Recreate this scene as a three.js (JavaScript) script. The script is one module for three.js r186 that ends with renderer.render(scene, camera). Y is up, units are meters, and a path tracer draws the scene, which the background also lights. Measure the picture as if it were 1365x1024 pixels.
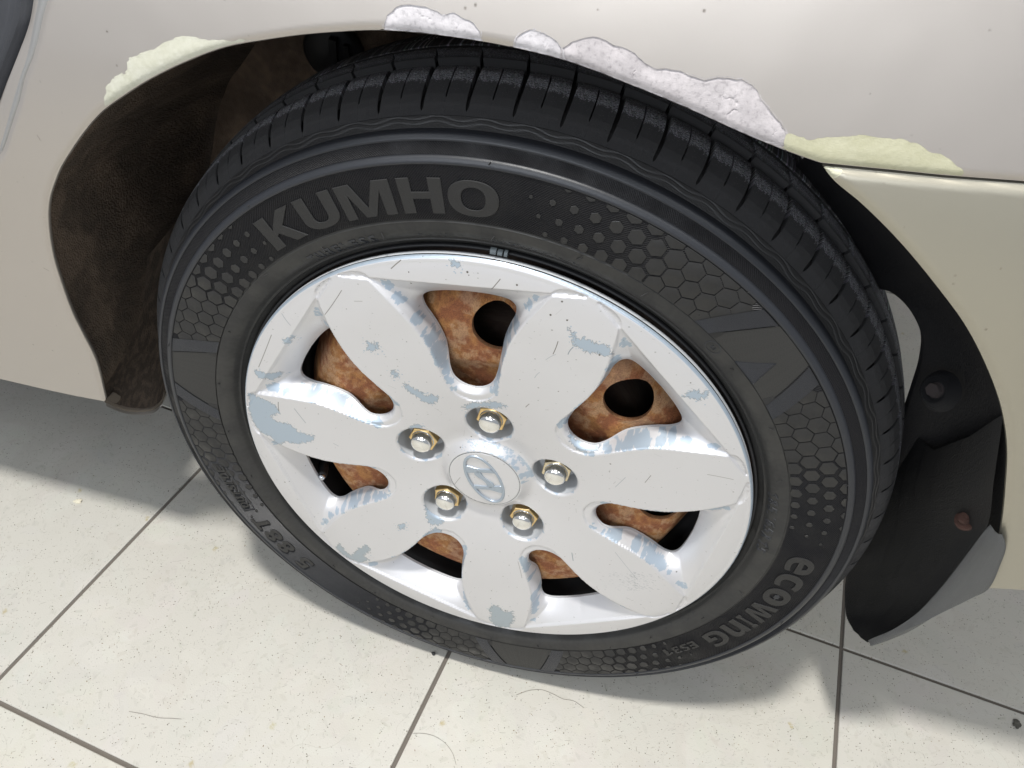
import * as THREE from 'three';
import { mergeGeometries, mergeVertices, toCreasedNormals } from 'three/addons/utils/BufferGeometryUtils.js';
import { FontLoader } from 'three/addons/loaders/FontLoader.js';
import { RectAreaLightUniformsLib } from 'three/addons/lights/RectAreaLightUniformsLib.js';
import { createNoise2D } from 'simplex-noise';

// ---------------------------------------------------------------- camera, light, exposure
const scene = new THREE.Scene();
const AXLE = 0.293;                                   // height of the wheel centre above the floor
const camera = new THREE.PerspectiveCamera(53.44, 4 / 3, 0.03, 40);
camera.rotation.order = 'YXZ';
camera.rotation.set(-0.72226, 0.19598, 0.09412);
camera.position.set(0.0927, 0.4566 + AXLE, 0.4738);
camera.updateMatrixWorld(true);
scene.background = new THREE.Color(0.37, 0.395, 0.44);  // the pale workshop all round
const renderer = new THREE.WebGLRenderer({ antialias: true });
renderer.setSize(1024, 768);
renderer.toneMapping = THREE.LinearToneMapping;
renderer.toneMappingExposure = 1.0;
renderer.shadowMap.enabled = true;
RectAreaLightUniformsLib.init();
const LAMPS = [   // [x, y, z, width, length, intensity, colour, label]
  [-0.15, 2.85, 0.69, 0.20, 0.20, 690, [1, 0.98, 0.945], 'small square white work lamp overhead, nearest the wheel'],
  [1.7, 2.9, 1.7, 0.20, 1.2, 16, [0.93, 0.97, 1.0], 'long white ceiling lamp over the rear bumper side'],
  [-2.0, 2.9, 1.5, 0.20, 1.2, 16, [0.93, 0.97, 1.0], 'long white ceiling lamp over the door side'],
  [2.3, 2.9, -1.3, 0.20, 1.2, 9, [1, 0.88, 0.62], 'unseen warm lamp added behind the car to light the floor under it'],  // added lamp, brightens and warms the floor glimpsed past the tyre
];

const FILL_PANEL = { at: [-0.75, 1.95, 3.2], size: [2.7, 1.0], power: 5.4, color: [0.92, 0.97, 1.04] };   // unseen fill panel, added to brighten the body top and wheel

// ---------------------------------------------------------------- helpers
const { sin, cos, PI, hypot, abs, min, max, sqrt, atan2, floor, pow } = Math;
const deg = PI / 180;
let seed = 7;
const rnd = () => { seed = (seed + 0x6d2b79f5) | 0; let t = Math.imul(seed ^ (seed >>> 15), 1 | seed); t = (t + Math.imul(t ^ (t >>> 7), 61 | t)) ^ t; return ((t ^ (t >>> 14)) >>> 0) / 4294967296; };
const noise = createNoise2D(rnd);
const fbm = (x, y, n = 4) => { let s = 0, a = 0.5; for (let i = 0; i < n; i++) { s += a * noise(x, y); x = x * 2.03 + 3.1; y = y * 2.03 - 1.7; a *= 0.5; } return s; };
const clamp = (x, a = 0, b = 1) => min(b, max(a, x));
const sm = (a, b, x) => { const t = clamp((x - a) / (b - a)); return t * t * (3 - 2 * t); };
const lerp = (a, b, t) => a + (b - a) * t;
const curve = (pts) => (x) => { let i = 0; while (i < pts.length - 2 && x > pts[i + 1][0]) i++; const [a, b] = [pts[i], pts[i + 1]]; return lerp(a[1], b[1], clamp((x - a[0]) / (b[0] - a[0]))); };
const smoothCurve = (pts) => { const c = new THREE.SplineCurve(pts.map((p) => new THREE.Vector2(...p))).getPoints(pts.length * 10).map((v) => [v.x, v.y]); return curve(c); };
const smax = (a, b, k) => { const h = clamp(0.5 + 0.5 * (a - b) / k); return lerp(b, a, h) + k * h * (1 - h); };
function sdf(poly) {   // signed distance to a closed polygon, positive inside
  const n = poly.length;
  return (x, y) => {
    let d = 1e9, inside = false;
    for (let i = 0, j = n - 1; i < n; j = i++) {
      const [ax, ay] = poly[j], [bx, by] = poly[i], ex = bx - ax, ey = by - ay, wx = x - ax, wy = y - ay;
      const t = clamp((wx * ex + wy * ey) / (ex * ex + ey * ey || 1e-12)), px = wx - ex * t, py = wy - ey * t;
      d = min(d, px * px + py * py);
      if ((ay > y) !== (by > y) && x < (bx - ax) * (y - ay) / (by - ay) + ax) inside = !inside;
    }
    return inside ? sqrt(d) : -sqrt(d);
  };
}
const spline = (pts, n, closed = false) => new THREE.CatmullRomCurve3(pts.map((p) => new THREE.Vector3(p[0], p[1], p[2] ?? 0)), closed, 'centripetal').getPoints(n);
function geometry(pos, idx, uv, nor) {
  const g = new THREE.BufferGeometry();
  g.setAttribute('position', new THREE.Float32BufferAttribute(pos, 3));
  g.setAttribute('uv', new THREE.Float32BufferAttribute(uv ?? pos.flatMap((v, i) => (i % 3 === 2 ? [] : [v])), 2));
  g.setIndex(idx);
  if (nor) g.setAttribute('normal', new THREE.Float32BufferAttribute(nor, 3)); else g.computeVertexNormals();
  return g;
}
// a sheet z(x, y) on a grid, kept where keep(x, y) > 0, with a clean cut edge
function sheet({ x0, x1, y0, y1, step, z, keep }) {
  const nx = Math.ceil((x1 - x0) / step) + 1, ny = Math.ceil((y1 - y0) / step) + 1, K = new Float32Array(nx * ny), ids = new Int32Array(nx * ny).fill(-1);
  const X = (i) => x0 + i * step, Y = (j) => y0 + j * step, pos = [], nor = [], uv = [], idx = [], e = step * 0.5, cut = new Map();
  for (let j = 0; j < ny; j++) for (let i = 0; i < nx; i++) K[j * nx + i] = keep(X(i), Y(j));
  const vert = (x, y) => {
    const h = z(x, y), dx = (z(x + e, y) - z(x - e, y)) / (2 * e), dy = (z(x, y + e) - z(x, y - e)) / (2 * e), l = hypot(dx, dy, 1);
    pos.push(x, y, h); nor.push(-dx / l, -dy / l, 1 / l); uv.push(x, y); return pos.length / 3 - 1;
  };
  const id = (k) => (ids[k] < 0 ? (ids[k] = vert(X(k % nx), Y(floor(k / nx)))) : ids[k]);
  const edge = (a, b) => {
    const key = a < b ? a * 4e6 + b : b * 4e6 + a;
    if (!cut.has(key)) { const t = K[a] / (K[a] - K[b]); cut.set(key, vert(lerp(X(a % nx), X(b % nx), t), lerp(Y(floor(a / nx)), Y(floor(b / nx)), t))); }
    return cut.get(key);
  };
  for (let j = 0; j < ny - 1; j++) for (let i = 0; i < nx - 1; i++) {
    const a = j * nx + i, b = a + 1, c = a + nx + 1, d = a + nx;
    for (const t of [[a, b, c], [a, c, d]]) {
      const out = [];
      for (let k = 0; k < 3; k++) {
        const p = t[k], q = t[(k + 1) % 3];
        if (K[p] > 0) out.push(id(p));
        if ((K[p] > 0) !== (K[q] > 0)) out.push(edge(p, q));
      }
      for (let k = 1; k < out.length - 1; k++) idx.push(out[0], out[k], out[k + 1]);
    }
  }
  return geometry(pos, idx, uv, nor);
}
// rows of points (each the same length) joined into a surface
function loft(rows, closed = false, uvOf) {
  const n = rows[0].length, pos = [], uv = [], idx = [];
  rows.forEach((r, j) => r.forEach((p, i) => { pos.push(p[0] ?? p.x, p[1] ?? p.y, p[2] ?? p.z); const u = uvOf ? uvOf(i, j) : [i / n, j / rows.length]; uv.push(u[0], u[1]); }));
  for (let j = 0; j < rows.length - 1; j++) for (let i = 0; i < (closed ? n : n - 1); i++) {
    const a = j * n + i, b = j * n + (i + 1) % n, c = b + n, d = a + n;
    idx.push(a, b, c, a, c, d);
  }
  return geometry(pos, idx, uv);
}
// profile [[r, z], ...] turned round the z axis; the bottom is pressed flat on the floor
const press = (y) => max(y, -AXLE + 0.0008);
function turned(profile, n = 360, a0 = 0, a1 = 2 * PI, uvOf) {
  const rows = profile.map(([r, z]) => Array.from({ length: n + 1 }, (_, i) => { const a = lerp(a0, a1, i / n); return [r * cos(a), press(r * sin(a)), z]; }));
  let s = 0; const len = profile.map((p, i) => (s += i ? hypot(p[0] - profile[i - 1][0], p[1] - profile[i - 1][1]) : 0));
  const g = loft(rows, false, uvOf ?? ((i, j) => [lerp(a0, a1, i / n) * 0.25, len[j]]));
  return g;
}
const fine = (pts, n) => spline(pts, n).map((v) => [v.x, v.y]);
const mergeVerts = (g) => { const q = mergeVertices(g, 1e-5); q.computeVertexNormals(); return q; };
function canvas(w, h, draw) { const c = document.createElement('canvas'); c.width = w; c.height = h; draw(c.getContext('2d'), w, h); return c; }
function tex(c, srgb, wrap = THREE.RepeatWrapping) { const t = new THREE.CanvasTexture(c); t.wrapS = t.wrapT = wrap; if (srgb) t.colorSpace = THREE.SRGBColorSpace; return t; }
function noiseTex(n, f, srgb) {   // tiling per-pixel texture: f(u, v, tiling fbm) -> [r, g, b] in 0..255
  const d = new Uint8Array(n * n * 4);
  const tile = (u, v, s, o = 4) => { const a = fbm(u * s, v * s, o), b = fbm((u - 1) * s, v * s, o), c = fbm(u * s, (v - 1) * s, o), e = fbm((u - 1) * s, (v - 1) * s, o), p = sm(0.7, 1, u), q = sm(0.7, 1, v); return lerp(lerp(a, b, p), lerp(c, e, p), q); };
  for (let y = 0; y < n; y++) for (let x = 0; x < n; x++) { const c = f((x + 0.5) / n, (y + 0.5) / n, tile), k = (y * n + x) * 4; d[k] = clamp(c[0], 0, 255); d[k + 1] = clamp(c[1], 0, 255); d[k + 2] = clamp(c[2], 0, 255); d[k + 3] = 255; }
  const t = new THREE.DataTexture(d, n, n); t.wrapS = t.wrapT = THREE.RepeatWrapping; t.magFilter = THREE.LinearFilter; if (srgb) t.colorSpace = THREE.SRGBColorSpace; t.needsUpdate = true; return t;
}
const scaled = (t, s) => { const c = t.clone(); c.repeat.set(s, s); c.needsUpdate = true; return c; };
const M = (o) => { const c = o.color; delete o.color; const m = new THREE.MeshPhysicalMaterial(o); if (c) m.color.setRGB(...c); return m; };
function part(name, g, m, parent) { const o = new THREE.Mesh(g, m); o.name = numbered(name, parent); o.castShadow = o.receiveShadow = true; parent.add(o); return o; }
function numbered(name, parent) { const k = parent.children.filter((c) => c.name === name || c.name.replace(/_\d{3,}$/, '') === name).length; return k ? name + '_' + String(k).padStart(3, '0') : name; }
function group(name, parent, [x, y, z] = [0, 0, 0]) { const g = new THREE.Group(); g.name = numbered(name, parent); g.position.set(x, y, z); parent.add(g); return g; }
function tag(o, label, category, grp, kind) { if (label) o.userData.label = label; if (category) o.userData.category = category; if (grp) o.userData.group = grp; if (kind) o.userData.kind = kind; return o; }
// where a place seen in the photograph lies on a plane or surface of the scene (used only to take measurements)
function seen(px, py, hit) { const d = new THREE.Vector3((px - 682.5) / 1017.04, -(py - 512) / 1017.04, -1).applyQuaternion(camera.quaternion); return hit(camera.position, d); }
const onZ = (px, py, z) => seen(px, py, (o, d) => { const t = (z - o.z) / d.z; return [o.x + d.x * t, o.y + d.y * t, z]; });
const onFloor = (px, py) => seen(px, py, (o, d) => { const t = -o.y / d.y; return [o.x + d.x * t, 0, o.z + d.z * t]; });
const onWheel = (px, py, z = 0.086) => { const p = onZ(px, py, z); return [p[0], p[1] - AXLE]; };
const pairs = (s) => s.trim().split(/\s+/).map((p) => p.split(',').map(Number));

// ---------------------------------------------------------------- floor
const S = 0.39464, TURN = 0.109755, U0 = -0.412812, V0 = -0.098596;
const tileCanvas = canvas(2048, 2048, (g, w) => {
  g.fillStyle = '#d2d0c7'; g.fillRect(0, 0, w, w);
  for (let i = 0; i < 260; i++) { g.fillStyle = `rgba(${rnd() < 0.5 ? '198,196,186' : '222,221,214'},${0.05 + 0.09 * rnd()})`; g.beginPath(); g.ellipse(rnd() * w, rnd() * w, 30 + 160 * rnd(), 20 + 90 * rnd(), rnd() * 3, 0, 7); g.fill(); }
  for (let i = 0; i < 900; i++) { const x = rnd() * w, y = rnd() * w; g.fillStyle = `rgba(120,116,100,${0.03 + 0.05 * rnd()})`; g.beginPath(); g.ellipse(x, y, 6 + 22 * rnd(), 3 + 9 * rnd(), rnd() * 3, 0, 7); g.fill(); }
  for (let i = 0; i < 7600; i++) {   // dark specks in the glaze
    const x = rnd() * w, y = rnd() * w, r = 0.8 + 1.6 * pow(rnd(), 2.2); if (fbm(x * 0.004, y * 0.004) < -0.08 && rnd() < 0.6) continue; g.fillStyle = `rgba(${rnd() < 0.25 ? '112,92,66' : '70,66,58'},${0.25 + 0.6 * rnd()})`;
    g.beginPath(); g.ellipse(x, y, r * (1 + rnd()), r, rnd() * 3, 0, 7); g.fill();
  }
  for (let i = 0; i < 1500; i++) {    // short scuffs
    const x = rnd() * w, y = rnd() * w, a = -0.9 + rnd() * 0.8 + (rnd() < 0.3 ? 1.5 : 0), l = 5 + 26 * pow(rnd(), 2); g.strokeStyle = `rgba(92,86,72,${0.12 + 0.4 * rnd()})`; g.lineWidth = 0.8 + 1.1 * rnd();
    g.beginPath(); g.moveTo(x, y); g.quadraticCurveTo(x + l * cos(a) * 0.5 + 6 * (rnd() - 0.5), y + l * sin(a) * 0.5 + 6 * (rnd() - 0.5), x + l * cos(a), y + l * sin(a)); g.stroke();
  }
  for (let i = 0; i < 9; i++) { const cx = rnd() * w, cy = rnd() * w; for (let k = 0; k < 90; k++) { const x = cx + 240 * (rnd() + rnd() - 1), y = cy + 150 * (rnd() + rnd() - 1), l = 6 + 22 * rnd(), a = -0.7 + rnd(); g.strokeStyle = `rgba(104,98,84,${0.08 + 0.22 * rnd()})`; g.lineWidth = 0.8 + rnd(); g.beginPath(); g.moveTo(x, y); g.lineTo(x + l * cos(a), y + l * sin(a)); g.stroke(); } }
  for (let i = 0; i < 26; i++) {     // fine long scratches
    const x = rnd() * w, y = rnd() * w, a = rnd() * 6, l = 60 + 130 * rnd(); g.strokeStyle = `rgba(120,112,96,${0.15 + 0.25 * rnd()})`; g.lineWidth = 1.1;
    g.beginPath(); g.moveTo(x, y); g.bezierCurveTo(x + l * cos(a), y + l * sin(a), x + l * cos(a + 1), y + l * sin(a + 1), x + l * cos(a + 0.6) * 1.5, y + l * sin(a + 0.6) * 1.5); g.stroke();
  }
  for (let i = 0; i < 7; i++) { const x = rnd() * w, y = rnd() * w; for (let k = 0; k < 16; k++) { g.fillStyle = `rgba(168,150,92,${0.05 + 0.08 * rnd()})`; g.beginPath(); g.ellipse(x + 26 * (rnd() - 0.5), y + 20 * (rnd() - 0.5), 3 + 12 * rnd(), 2 + 7 * rnd(), rnd() * 3, 0, 7); g.fill(); } }
});
const bumpSmall = noiseTex(512, (u, v, t) => { const k = 128 + 60 * t(u, v, 9) + 50 * t(u + 3, v, 60, 2); return [k, k, k]; });
const floorRoot = group('floor', scene); tag(floorRoot, 'speckled off white square floor tiles with dark recessed grout', null, null, 'structure');
{
  const tiles = new THREE.Group(); tiles.copy(floorRoot, false); floorRoot.rotation.y = -TURN;
  const half = (S - 0.0042) / 2, sh = new THREE.Shape([[-half + 0.0008, -half + 0.0008], [half - 0.0008, -half + 0.0008], [half - 0.0008, half - 0.0008], [-half + 0.0008, half - 0.0008]].map((p) => new THREE.Vector2(...p)));
  const tileMap = tex(tileCanvas, true);
  const mats = [0, 1, 2].map((k) => M({ color: [[0.745, 0.732, 0.724], [0.757, 0.741, 0.726], [0.735, 0.725, 0.72]][k], map: tileMap, roughness: 0.42, bumpMap: scaled(bumpSmall, 3), bumpScale: 0.00025, specularIntensity: 0.8 }));
  const variants = [0, 1, 2, 3].map((k) => {
    const g = new THREE.ExtrudeGeometry(sh, { depth: 0.008, bevelThickness: 0.0009, bevelSize: 0.0008, bevelSegments: 2 });
    const p = g.attributes.position, uv = g.attributes.uv, c = cos(k * PI / 2), s = sin(k * PI / 2);
    for (let i = 0; i < p.count; i++) uv.setXY(i, (p.getX(i) * c - p.getY(i) * s) / 0.4 + 0.5 + k * 0.37, (p.getX(i) * s + p.getY(i) * c) / 0.4 + 0.5 + k * 0.21);
    g.rotateX(-PI / 2); g.translate(0, -0.0089, 0); return g;
  });
  for (let i = -5; i < 6; i++) for (let j = -6; j < 5; j++) {
    const t = part('floor_tile', variants[floor(rnd() * 4)], mats[floor(rnd() * 3)], floorRoot);
    t.position.set(U0 + (i + 0.5) * S, -0.0002 * rnd(), V0 + (j + 0.5) * S); t.rotation.set((rnd() - 0.5) * 0.0008, 0, (rnd() - 0.5) * 0.0008);
  }
  const grout = M({ color: [0.135, 0.118, 0.10], roughness: 0.95, bumpMap: scaled(bumpSmall, 14), bumpScale: 0.0012 });
  const gg = new THREE.BoxGeometry(11 * S, 0.04, 11 * S, 1, 1, 1); gg.translate(U0 + 0.5 * S, -0.0222, V0 - 0.5 * S);
  part('grout', gg, grout, floorRoot);
}

// ---------------------------------------------------------------- materials of the car
const rubberBump = noiseTex(512, (u, v, t) => { const k = 128 + 70 * t(u, v, 40, 3) + 30 * t(u, v, 8, 3); return [k, k, k]; });
const rubber = M({ color: [0.017, 0.0165, 0.0165], roughness: 0.5, bumpMap: scaled(rubberBump, 14), bumpScale: 0.00025, specularIntensity: 0.9 });
const glossy0 = noiseTex(512, (u, v, t) => { const k = 200 + 120 * t(u, v, 4, 5) + 40 * t(u + 2, v, 30, 2); return [k, k, k]; });
const rubberMark = M({ color: [0.0115, 0.011, 0.0106], roughness: 0.68, roughnessMap: scaled(glossy0, 8), bumpMap: scaled(rubberBump, 9), bumpScale: 0.00012 });
const rubberSmooth = M({ color: [0.021, 0.0202, 0.0185], roughness: 0.74, roughnessMap: scaled(glossy0, 5), bumpMap: scaled(rubberBump, 9), bumpScale: 0.00012 });
const glossy = noiseTex(512, (u, v, t) => { const k = 190 + 110 * t(u, v, 5, 5) + 40 * t(u + 2, v, 40, 2); return [k, k, k]; });
const rubberRib = M({ color: [0.0075, 0.0072, 0.0082], roughness: 0.8, roughnessMap: scaled(glossy, 6), specularIntensity: 0.5, bumpMap: scaled(rubberBump, 20), bumpScale: 0.0002 });  // darker base puts the shade between the ribs into the colour
const rubberFine = M({ color: [0.012, 0.0118, 0.0128], roughness: 0.42 });
const rubberRidge = M({ color: [0.016, 0.0175, 0.0215], roughness: 0.42, bumpMap: scaled(rubberBump, 16), bumpScale: 0.0001 });  // bluish base colour stands in for the cool sheen of the ridges
const rubberSpark = M({ color: [0.020, 0.022, 0.029], roughness: 0.28, bumpMap: scaled(noiseTex(256, () => { const k = 255 * rnd(); return [k, k, k]; }), 90), bumpScale: 0.0005 });
const treadMap = tex(canvas(1024, 512, (g, w, h) => {   // worn dusty running face above, fresh black rubber towards the shoulder
  g.fillStyle = '#2c2b2a'; g.fillRect(0, 0, w, h);
  for (let x = 0; x < w; x += 2) { const y = h * (0.44 + 0.05 * fbm(x * 0.02, 3) + 0.03 * noise(x * 0.11, 9)); for (let k = 0; k < 46; k++) { const yy = y * pow(rnd(), 0.6) + 26 * rnd() * rnd(); g.fillStyle = `rgba(${158 + 34 * rnd()},${158 + 32 * rnd()},${160 + 30 * rnd()},${0.4 + 0.45 * rnd()})`; g.fillRect(x + 3 * rnd(), yy, 1 + 2.5 * rnd(), 1 + 2 * rnd()); } }
  for (let i = 0; i < 900; i++) { g.fillStyle = `rgba(150,146,140,${0.2 + 0.5 * rnd()})`; g.fillRect(rnd() * w, h * (0.25 + 0.4 * rnd()), 1 + 2 * rnd(), 1 + rnd()); }
}), true);
const rubberTread = M({ color: [1, 1.02, 1.1], map: treadMap, roughness: 0.74, bumpMap: scaled(rubberBump, 6), bumpScale: 0.0006 });

// ---------------------------------------------------------------- the car
const car = group('parked_car', scene);
tag(car, 'pale champagne silver car with a filler patched rear wheel arch and worn wheel cover', 'car');
const wheel = group('wheel', car, [0, AXLE, 0]);

// --- tyre
const SIDE = fine([[0.2045, 0.0715], [0.2065, 0.0745], [0.2092, 0.0772], [0.2102, 0.0785], [0.2112, 0.0783], [0.2150, 0.0825], [0.2195, 0.0851], [0.226, 0.0864], [0.235, 0.0875], [0.25, 0.0881], [0.263, 0.0878]], 110);
const sideZ = curve([...SIDE, [0.2665, 0.0872], [0.2775, 0.0822]].sort((a, b) => a[0] - b[0]));
{
  const strip = (r0, r1, dz = 0, n = 18) => Array.from({ length: n + 1 }, (_, i) => { const r = lerp(r0, r1, i / n); return [r, sideZ(r) + dz]; });
  const planar = (g) => { const p = g.attributes.position, uv = g.attributes.uv; for (let i = 0; i < p.count; i++) uv.setXY(i, p.getX(i), p.getY(i)); return g; };
  // the moulded body: bead, smooth zone, ridges, buttress with wavy lines, grooves, far side
  const bead = [[0.196, 0.058], [0.2, 0.066], [0.2035, 0.0705], ...SIDE.filter((p) => p[0] < 0.2262), [0.2265, 0.0866], [0.2268, 0.0862], [0.2272, 0.0859], [0.228, 0.0861]];
  const tyre = part('tyre', turned(bead, 540), rubberSmooth, wheel);
  part('ribbed_band', planar(turned(strip(0.228, 0.2632, -0.0003), 540)), rubberRib, wheel);
  part('sidewall_ridge', turned([[0.2632, 0.0869], [0.2634, 0.0881], [0.2642, 0.0884], [0.2655, 0.0882], [0.267, 0.0874], [0.2682, 0.0864], [0.2684, 0.0852]], 540), rubberRidge, wheel);
  part('ribbed_band', planar(turned([[0.2684, 0.0856], [0.2705, 0.0848], [0.273, 0.0838], [0.2752, 0.0828]], 540)), rubberRib, wheel);
  part('sidewall_ridge', turned([[0.2752, 0.0829], [0.2756, 0.0834], [0.2768, 0.0831], [0.2785, 0.0817], [0.2793, 0.0805], [0.2795, 0.0792], [0.2794, 0.0775], [0.2793, 0.0745]], 540), rubberRidge, wheel);
  for (const [ra, rb, n, lean] of [[0.2288, 0.2626, 900, -1], [0.2688, 0.2748, 1100, 1]]) {
    const bars = [], K = ra < 0.25 ? 6 : 2, pos = [], idx = [];
    for (let i = 0; i < n; i++) {
      const base = pos.length / 3, a0 = i / n * 2 * PI, w = 0.00034;
      for (let k = 0; k <= K; k++) { const r = lerp(ra, rb, k / K), a = a0 + lean * (r - ra) / 0.25, z = ra < 0.25 ? sideZ(r) - 0.0003 : lerp(0.0854, 0.0830, k / K); for (const [o, h] of [[-w, -0.0001], [0, 0.00036], [w, -0.0001]]) { const q = a + o / r; pos.push(r * cos(q), press(r * sin(q)), z + h); } }
      for (let k = 0; k < K; k++) for (const m of [0, 1]) { const p = base + k * 3 + m; idx.push(p, p + 3, p + 4, p, p + 4, p + 1); }
    }
    tag(part('fine_ribs', geometry(pos, idx).toNonIndexed(), rubberFine, wheel), null, null, null, 'stuff').geometry.computeVertexNormals();
  }
  // wavy buttress: two flowing lines
  const rows = [], NB = 792;
  for (let j = 0; j <= 30; j++) {
    const t = j / 30, row = [];
    for (let i = 0; i <= NB; i++) {
      const a = i / NB * 2 * PI, wv = 0.0011 * sin(a * 66 + 0.6) + 0.0005 * sin(a * 33), s = t * 0.0078 - 0.0004 + 0.0;
      let r = 0.2793 + s * 0.66, z = 0.0745 - s * 0.72;
      const l1 = s - 0.0026 - wv, l2 = s - 0.0056 - wv, b = (x, k) => 1 / (1 + Math.exp(-x / k));
      const out = 0.0003 * b(l1, 0.0002) - 0.0004 * Math.exp(-((l2 / 0.00024) ** 2)) - 0.0003 * Math.exp(-((l1 / 0.0002) ** 2)) + 0.0002 * b(l2, 0.0002);
      row.push([(r + out * 0.7) * cos(a), press((r + out * 0.7) * sin(a)), z + out * 0.7]);
    }
    rows.push(row);
  }
  part('buttress', loft(rows, false, (i, j) => [i / NB * 1.6, j * 0.0003]), rubber, wheel);
  // carcass under the tread blocks: groove floors
  const floorP = fine([[0.2832, 0.0688], [0.2864, 0.0640], [0.2898, 0.0585], [0.2915, 0.052], [0.2925, 0.044], [0.2938, 0.036], [0.2945, 0.03], [0.2952, 0.02], [0.296, 0.008], [0.296, -0.03], [0.290, -0.06], [0.282, -0.075], [0.255, -0.084], [0.21, -0.08], [0.196, -0.062]], 120);
  part('tread_groove', turned(floorP, 420), M({ color: [0.012, 0.011, 0.011], roughness: 0.8, bumpMap: scaled(rubberBump, 5), bumpScale: 0.001 }), wheel);
  for (const [r0, z0, r1, z1] of [[0.3052, 0.0062, 0.3056, -0.0095], [0.3052, -0.013, 0.304, -0.03], [0.3025, -0.035, 0.292, -0.062]])
    part('tread_rib', turned([[0.2955, z0 + 0.0012], [r0 - 0.0004, z0], [r0, z0 - 0.0006], [(r0 + r1) / 2 + 0.0004, (z0 + z1) / 2], [r1, z1 + 0.0006], [r1 - 0.0004, z1], [0.2935, z1 - 0.0012]], 420, 0, 2 * PI, (i, j) => [i / 420 * 6, 0.9]), rubberTread, wheel);
  // blocks: shoulder blocks with a sipe, and second rib pieces parted by short curved notches
  const NBLK = 66, PITCH = 2 * PI / NBLK;
  function block(profile, depth, gap, sipe, bend, a0) {
    const ns = profile.length - 1, pos = [], idx = [], uv = [];
    const len = [0]; for (let i = 1; i <= ns; i++) len.push(len[i - 1] + hypot(profile[i][0] - profile[i - 1][0], profile[i][1] - profile[i - 1][1]));
    const P = (a, j, d) => { const s = len[j] / len[ns], r = profile[j][0] - d * 0.9, z = profile[j][1] - d * 0.25 * s; const q = a + bend(s) + a0; return [r * cos(q), press(r * sin(q)), z]; };
    const halves = sipe ? [[(s) => gap(s) / 2, (s) => PITCH / 2 - sipe(s) / 2], [(s) => PITCH / 2 + sipe(s) / 2, (s) => PITCH - gap(s) / 2]] : [[(s) => gap(s) / 2, (s) => PITCH - gap(s) / 2]];
    for (const [lo, hi] of halves) {
      const cols = 6, base = pos.length / 3;
      for (let j = 0; j <= ns; j++) {
        const s = len[j] / len[ns], a = lo(s), b = hi(s), e = 0.0006 / 0.3, dd = depth(s), at = [[a, dd], [a, min(dd, 0.0004)], [a + e, 0], ...[1, 2, 3].map((k) => [lerp(a + e, b - e, k / 4), 0]), [b - e, 0], [b, min(dd, 0.0004)], [b, dd]];
        for (const [q, d] of at) { pos.push(...P(q, j, d)); uv.push((q + a0) * 1.3, s < 0.5 && false ? 0 : 1 - s); }
      }
      const w = 9; for (let j = 0; j < ns; j++) for (let i = 0; i < w - 1; i++) { const k = base + j * w + i; idx.push(k, k + 1, k + w + 1, k, k + w + 1, k + w); }
      // inner end wall
      const e0 = pos.length / 3; for (let i = 0; i < w; i++) { const o = (base + i) * 3; pos.push(pos[o], pos[o + 1], pos[o + 2]); uv.push(uv[(base + i) * 2], 0.05); }
      for (let i = 0; i < w; i++) { const o = (base + i) * 3, l = hypot(pos[o], pos[o + 1]), k = 0.2945 / l; pos.push(pos[o] * k, press(pos[o + 1] * k), pos[o + 2] - 0.001); uv.push(uv[(base + i) * 2], 0.02); }
      for (let i = 0; i < w - 1; i++) idx.push(e0 + i, e0 + w + i, e0 + w + i + 1, e0 + i, e0 + w + i + 1, e0 + i + 1);
    }
    return toCreasedNormals(geometry(pos, idx, uv), 0.7);
  }
  const shoulder = fine([[0.2998, 0.0305], [0.3006, 0.0325], [0.3008, 0.037], [0.2996, 0.045], [0.2972, 0.0528], [0.2938, 0.0600], [0.2892, 0.0652], [0.2845, 0.0688]], 30);
  const gapS = (s) => (s < 0.84 ? lerp(0.0036, 0.0021, s / 0.84) : s < 0.93 ? 0.0021 * sqrt(max(0, 1 - ((s - 0.84) / 0.09) ** 2)) : 0) / 0.295;
  const sipeS = (s) => (s > 0.09 && s < 0.76 ? 0.0009 : 0) / 0.295;
  const depthS = (s) => (s < 0.62 ? lerp(0.0062, 0.0045, s / 0.62) : s < 0.76 ? lerp(0.0045, 0.0012, (s - 0.62) / 0.14) : 0.0011);
  const bendS = (s) => 0.008 - 0.02 * s + 0.016 * s * s;
  const rib2 = fine([[0.3030, 0.0252], [0.3037, 0.0240], [0.3046, 0.0190], [0.3052, 0.0120], [0.3052, 0.0098], [0.3044, 0.0088], [0.2955, 0.008]], 14);
  const gapR = (s) => (s < 0.42 ? lerp(0.0020, 0.0003, s / 0.42) : 0.00001) / 0.3, bendR = (s) => 0.012 + 0.05 * s * s * (s < 0.6 ? 1 : 0.6 / s);
  const PH = 95.6 * deg;
  const bottom = (a) => { const d = abs(((a + PI / 2 + PI) % (2 * PI) + 2 * PI) % (2 * PI) - PI); return d < 0.36; };
  const g1 = block(shoulder, depthS, gapS, sipeS, bendS, 0), g2 = block(rib2, () => 0.005, gapR, null, bendR, 0);
  for (let k = 0; k < NBLK; k++) {
    const a = PH + k * PITCH, flat = bottom(a + PITCH / 2);
    const b1 = part('tread_block', flat ? block(shoulder, depthS, gapS, sipeS, bendS, a) : g1, rubberTread, wheel); if (!flat) b1.rotation.z = a;
    const b2 = part('rib_block', flat ? block(rib2, () => 0.005, gapR, null, bendR, a) : g2, rubberTread, wheel); if (!flat) b2.rotation.z = a;
  }
  // raised hexagons fading into dots either side of three plain gaps, with rough sparkling fields at their ends
  const lift = (r, a, h) => [r * cos(a), r * sin(a), sideZ(r) + h];
  const hexes = [], patches = [];
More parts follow.
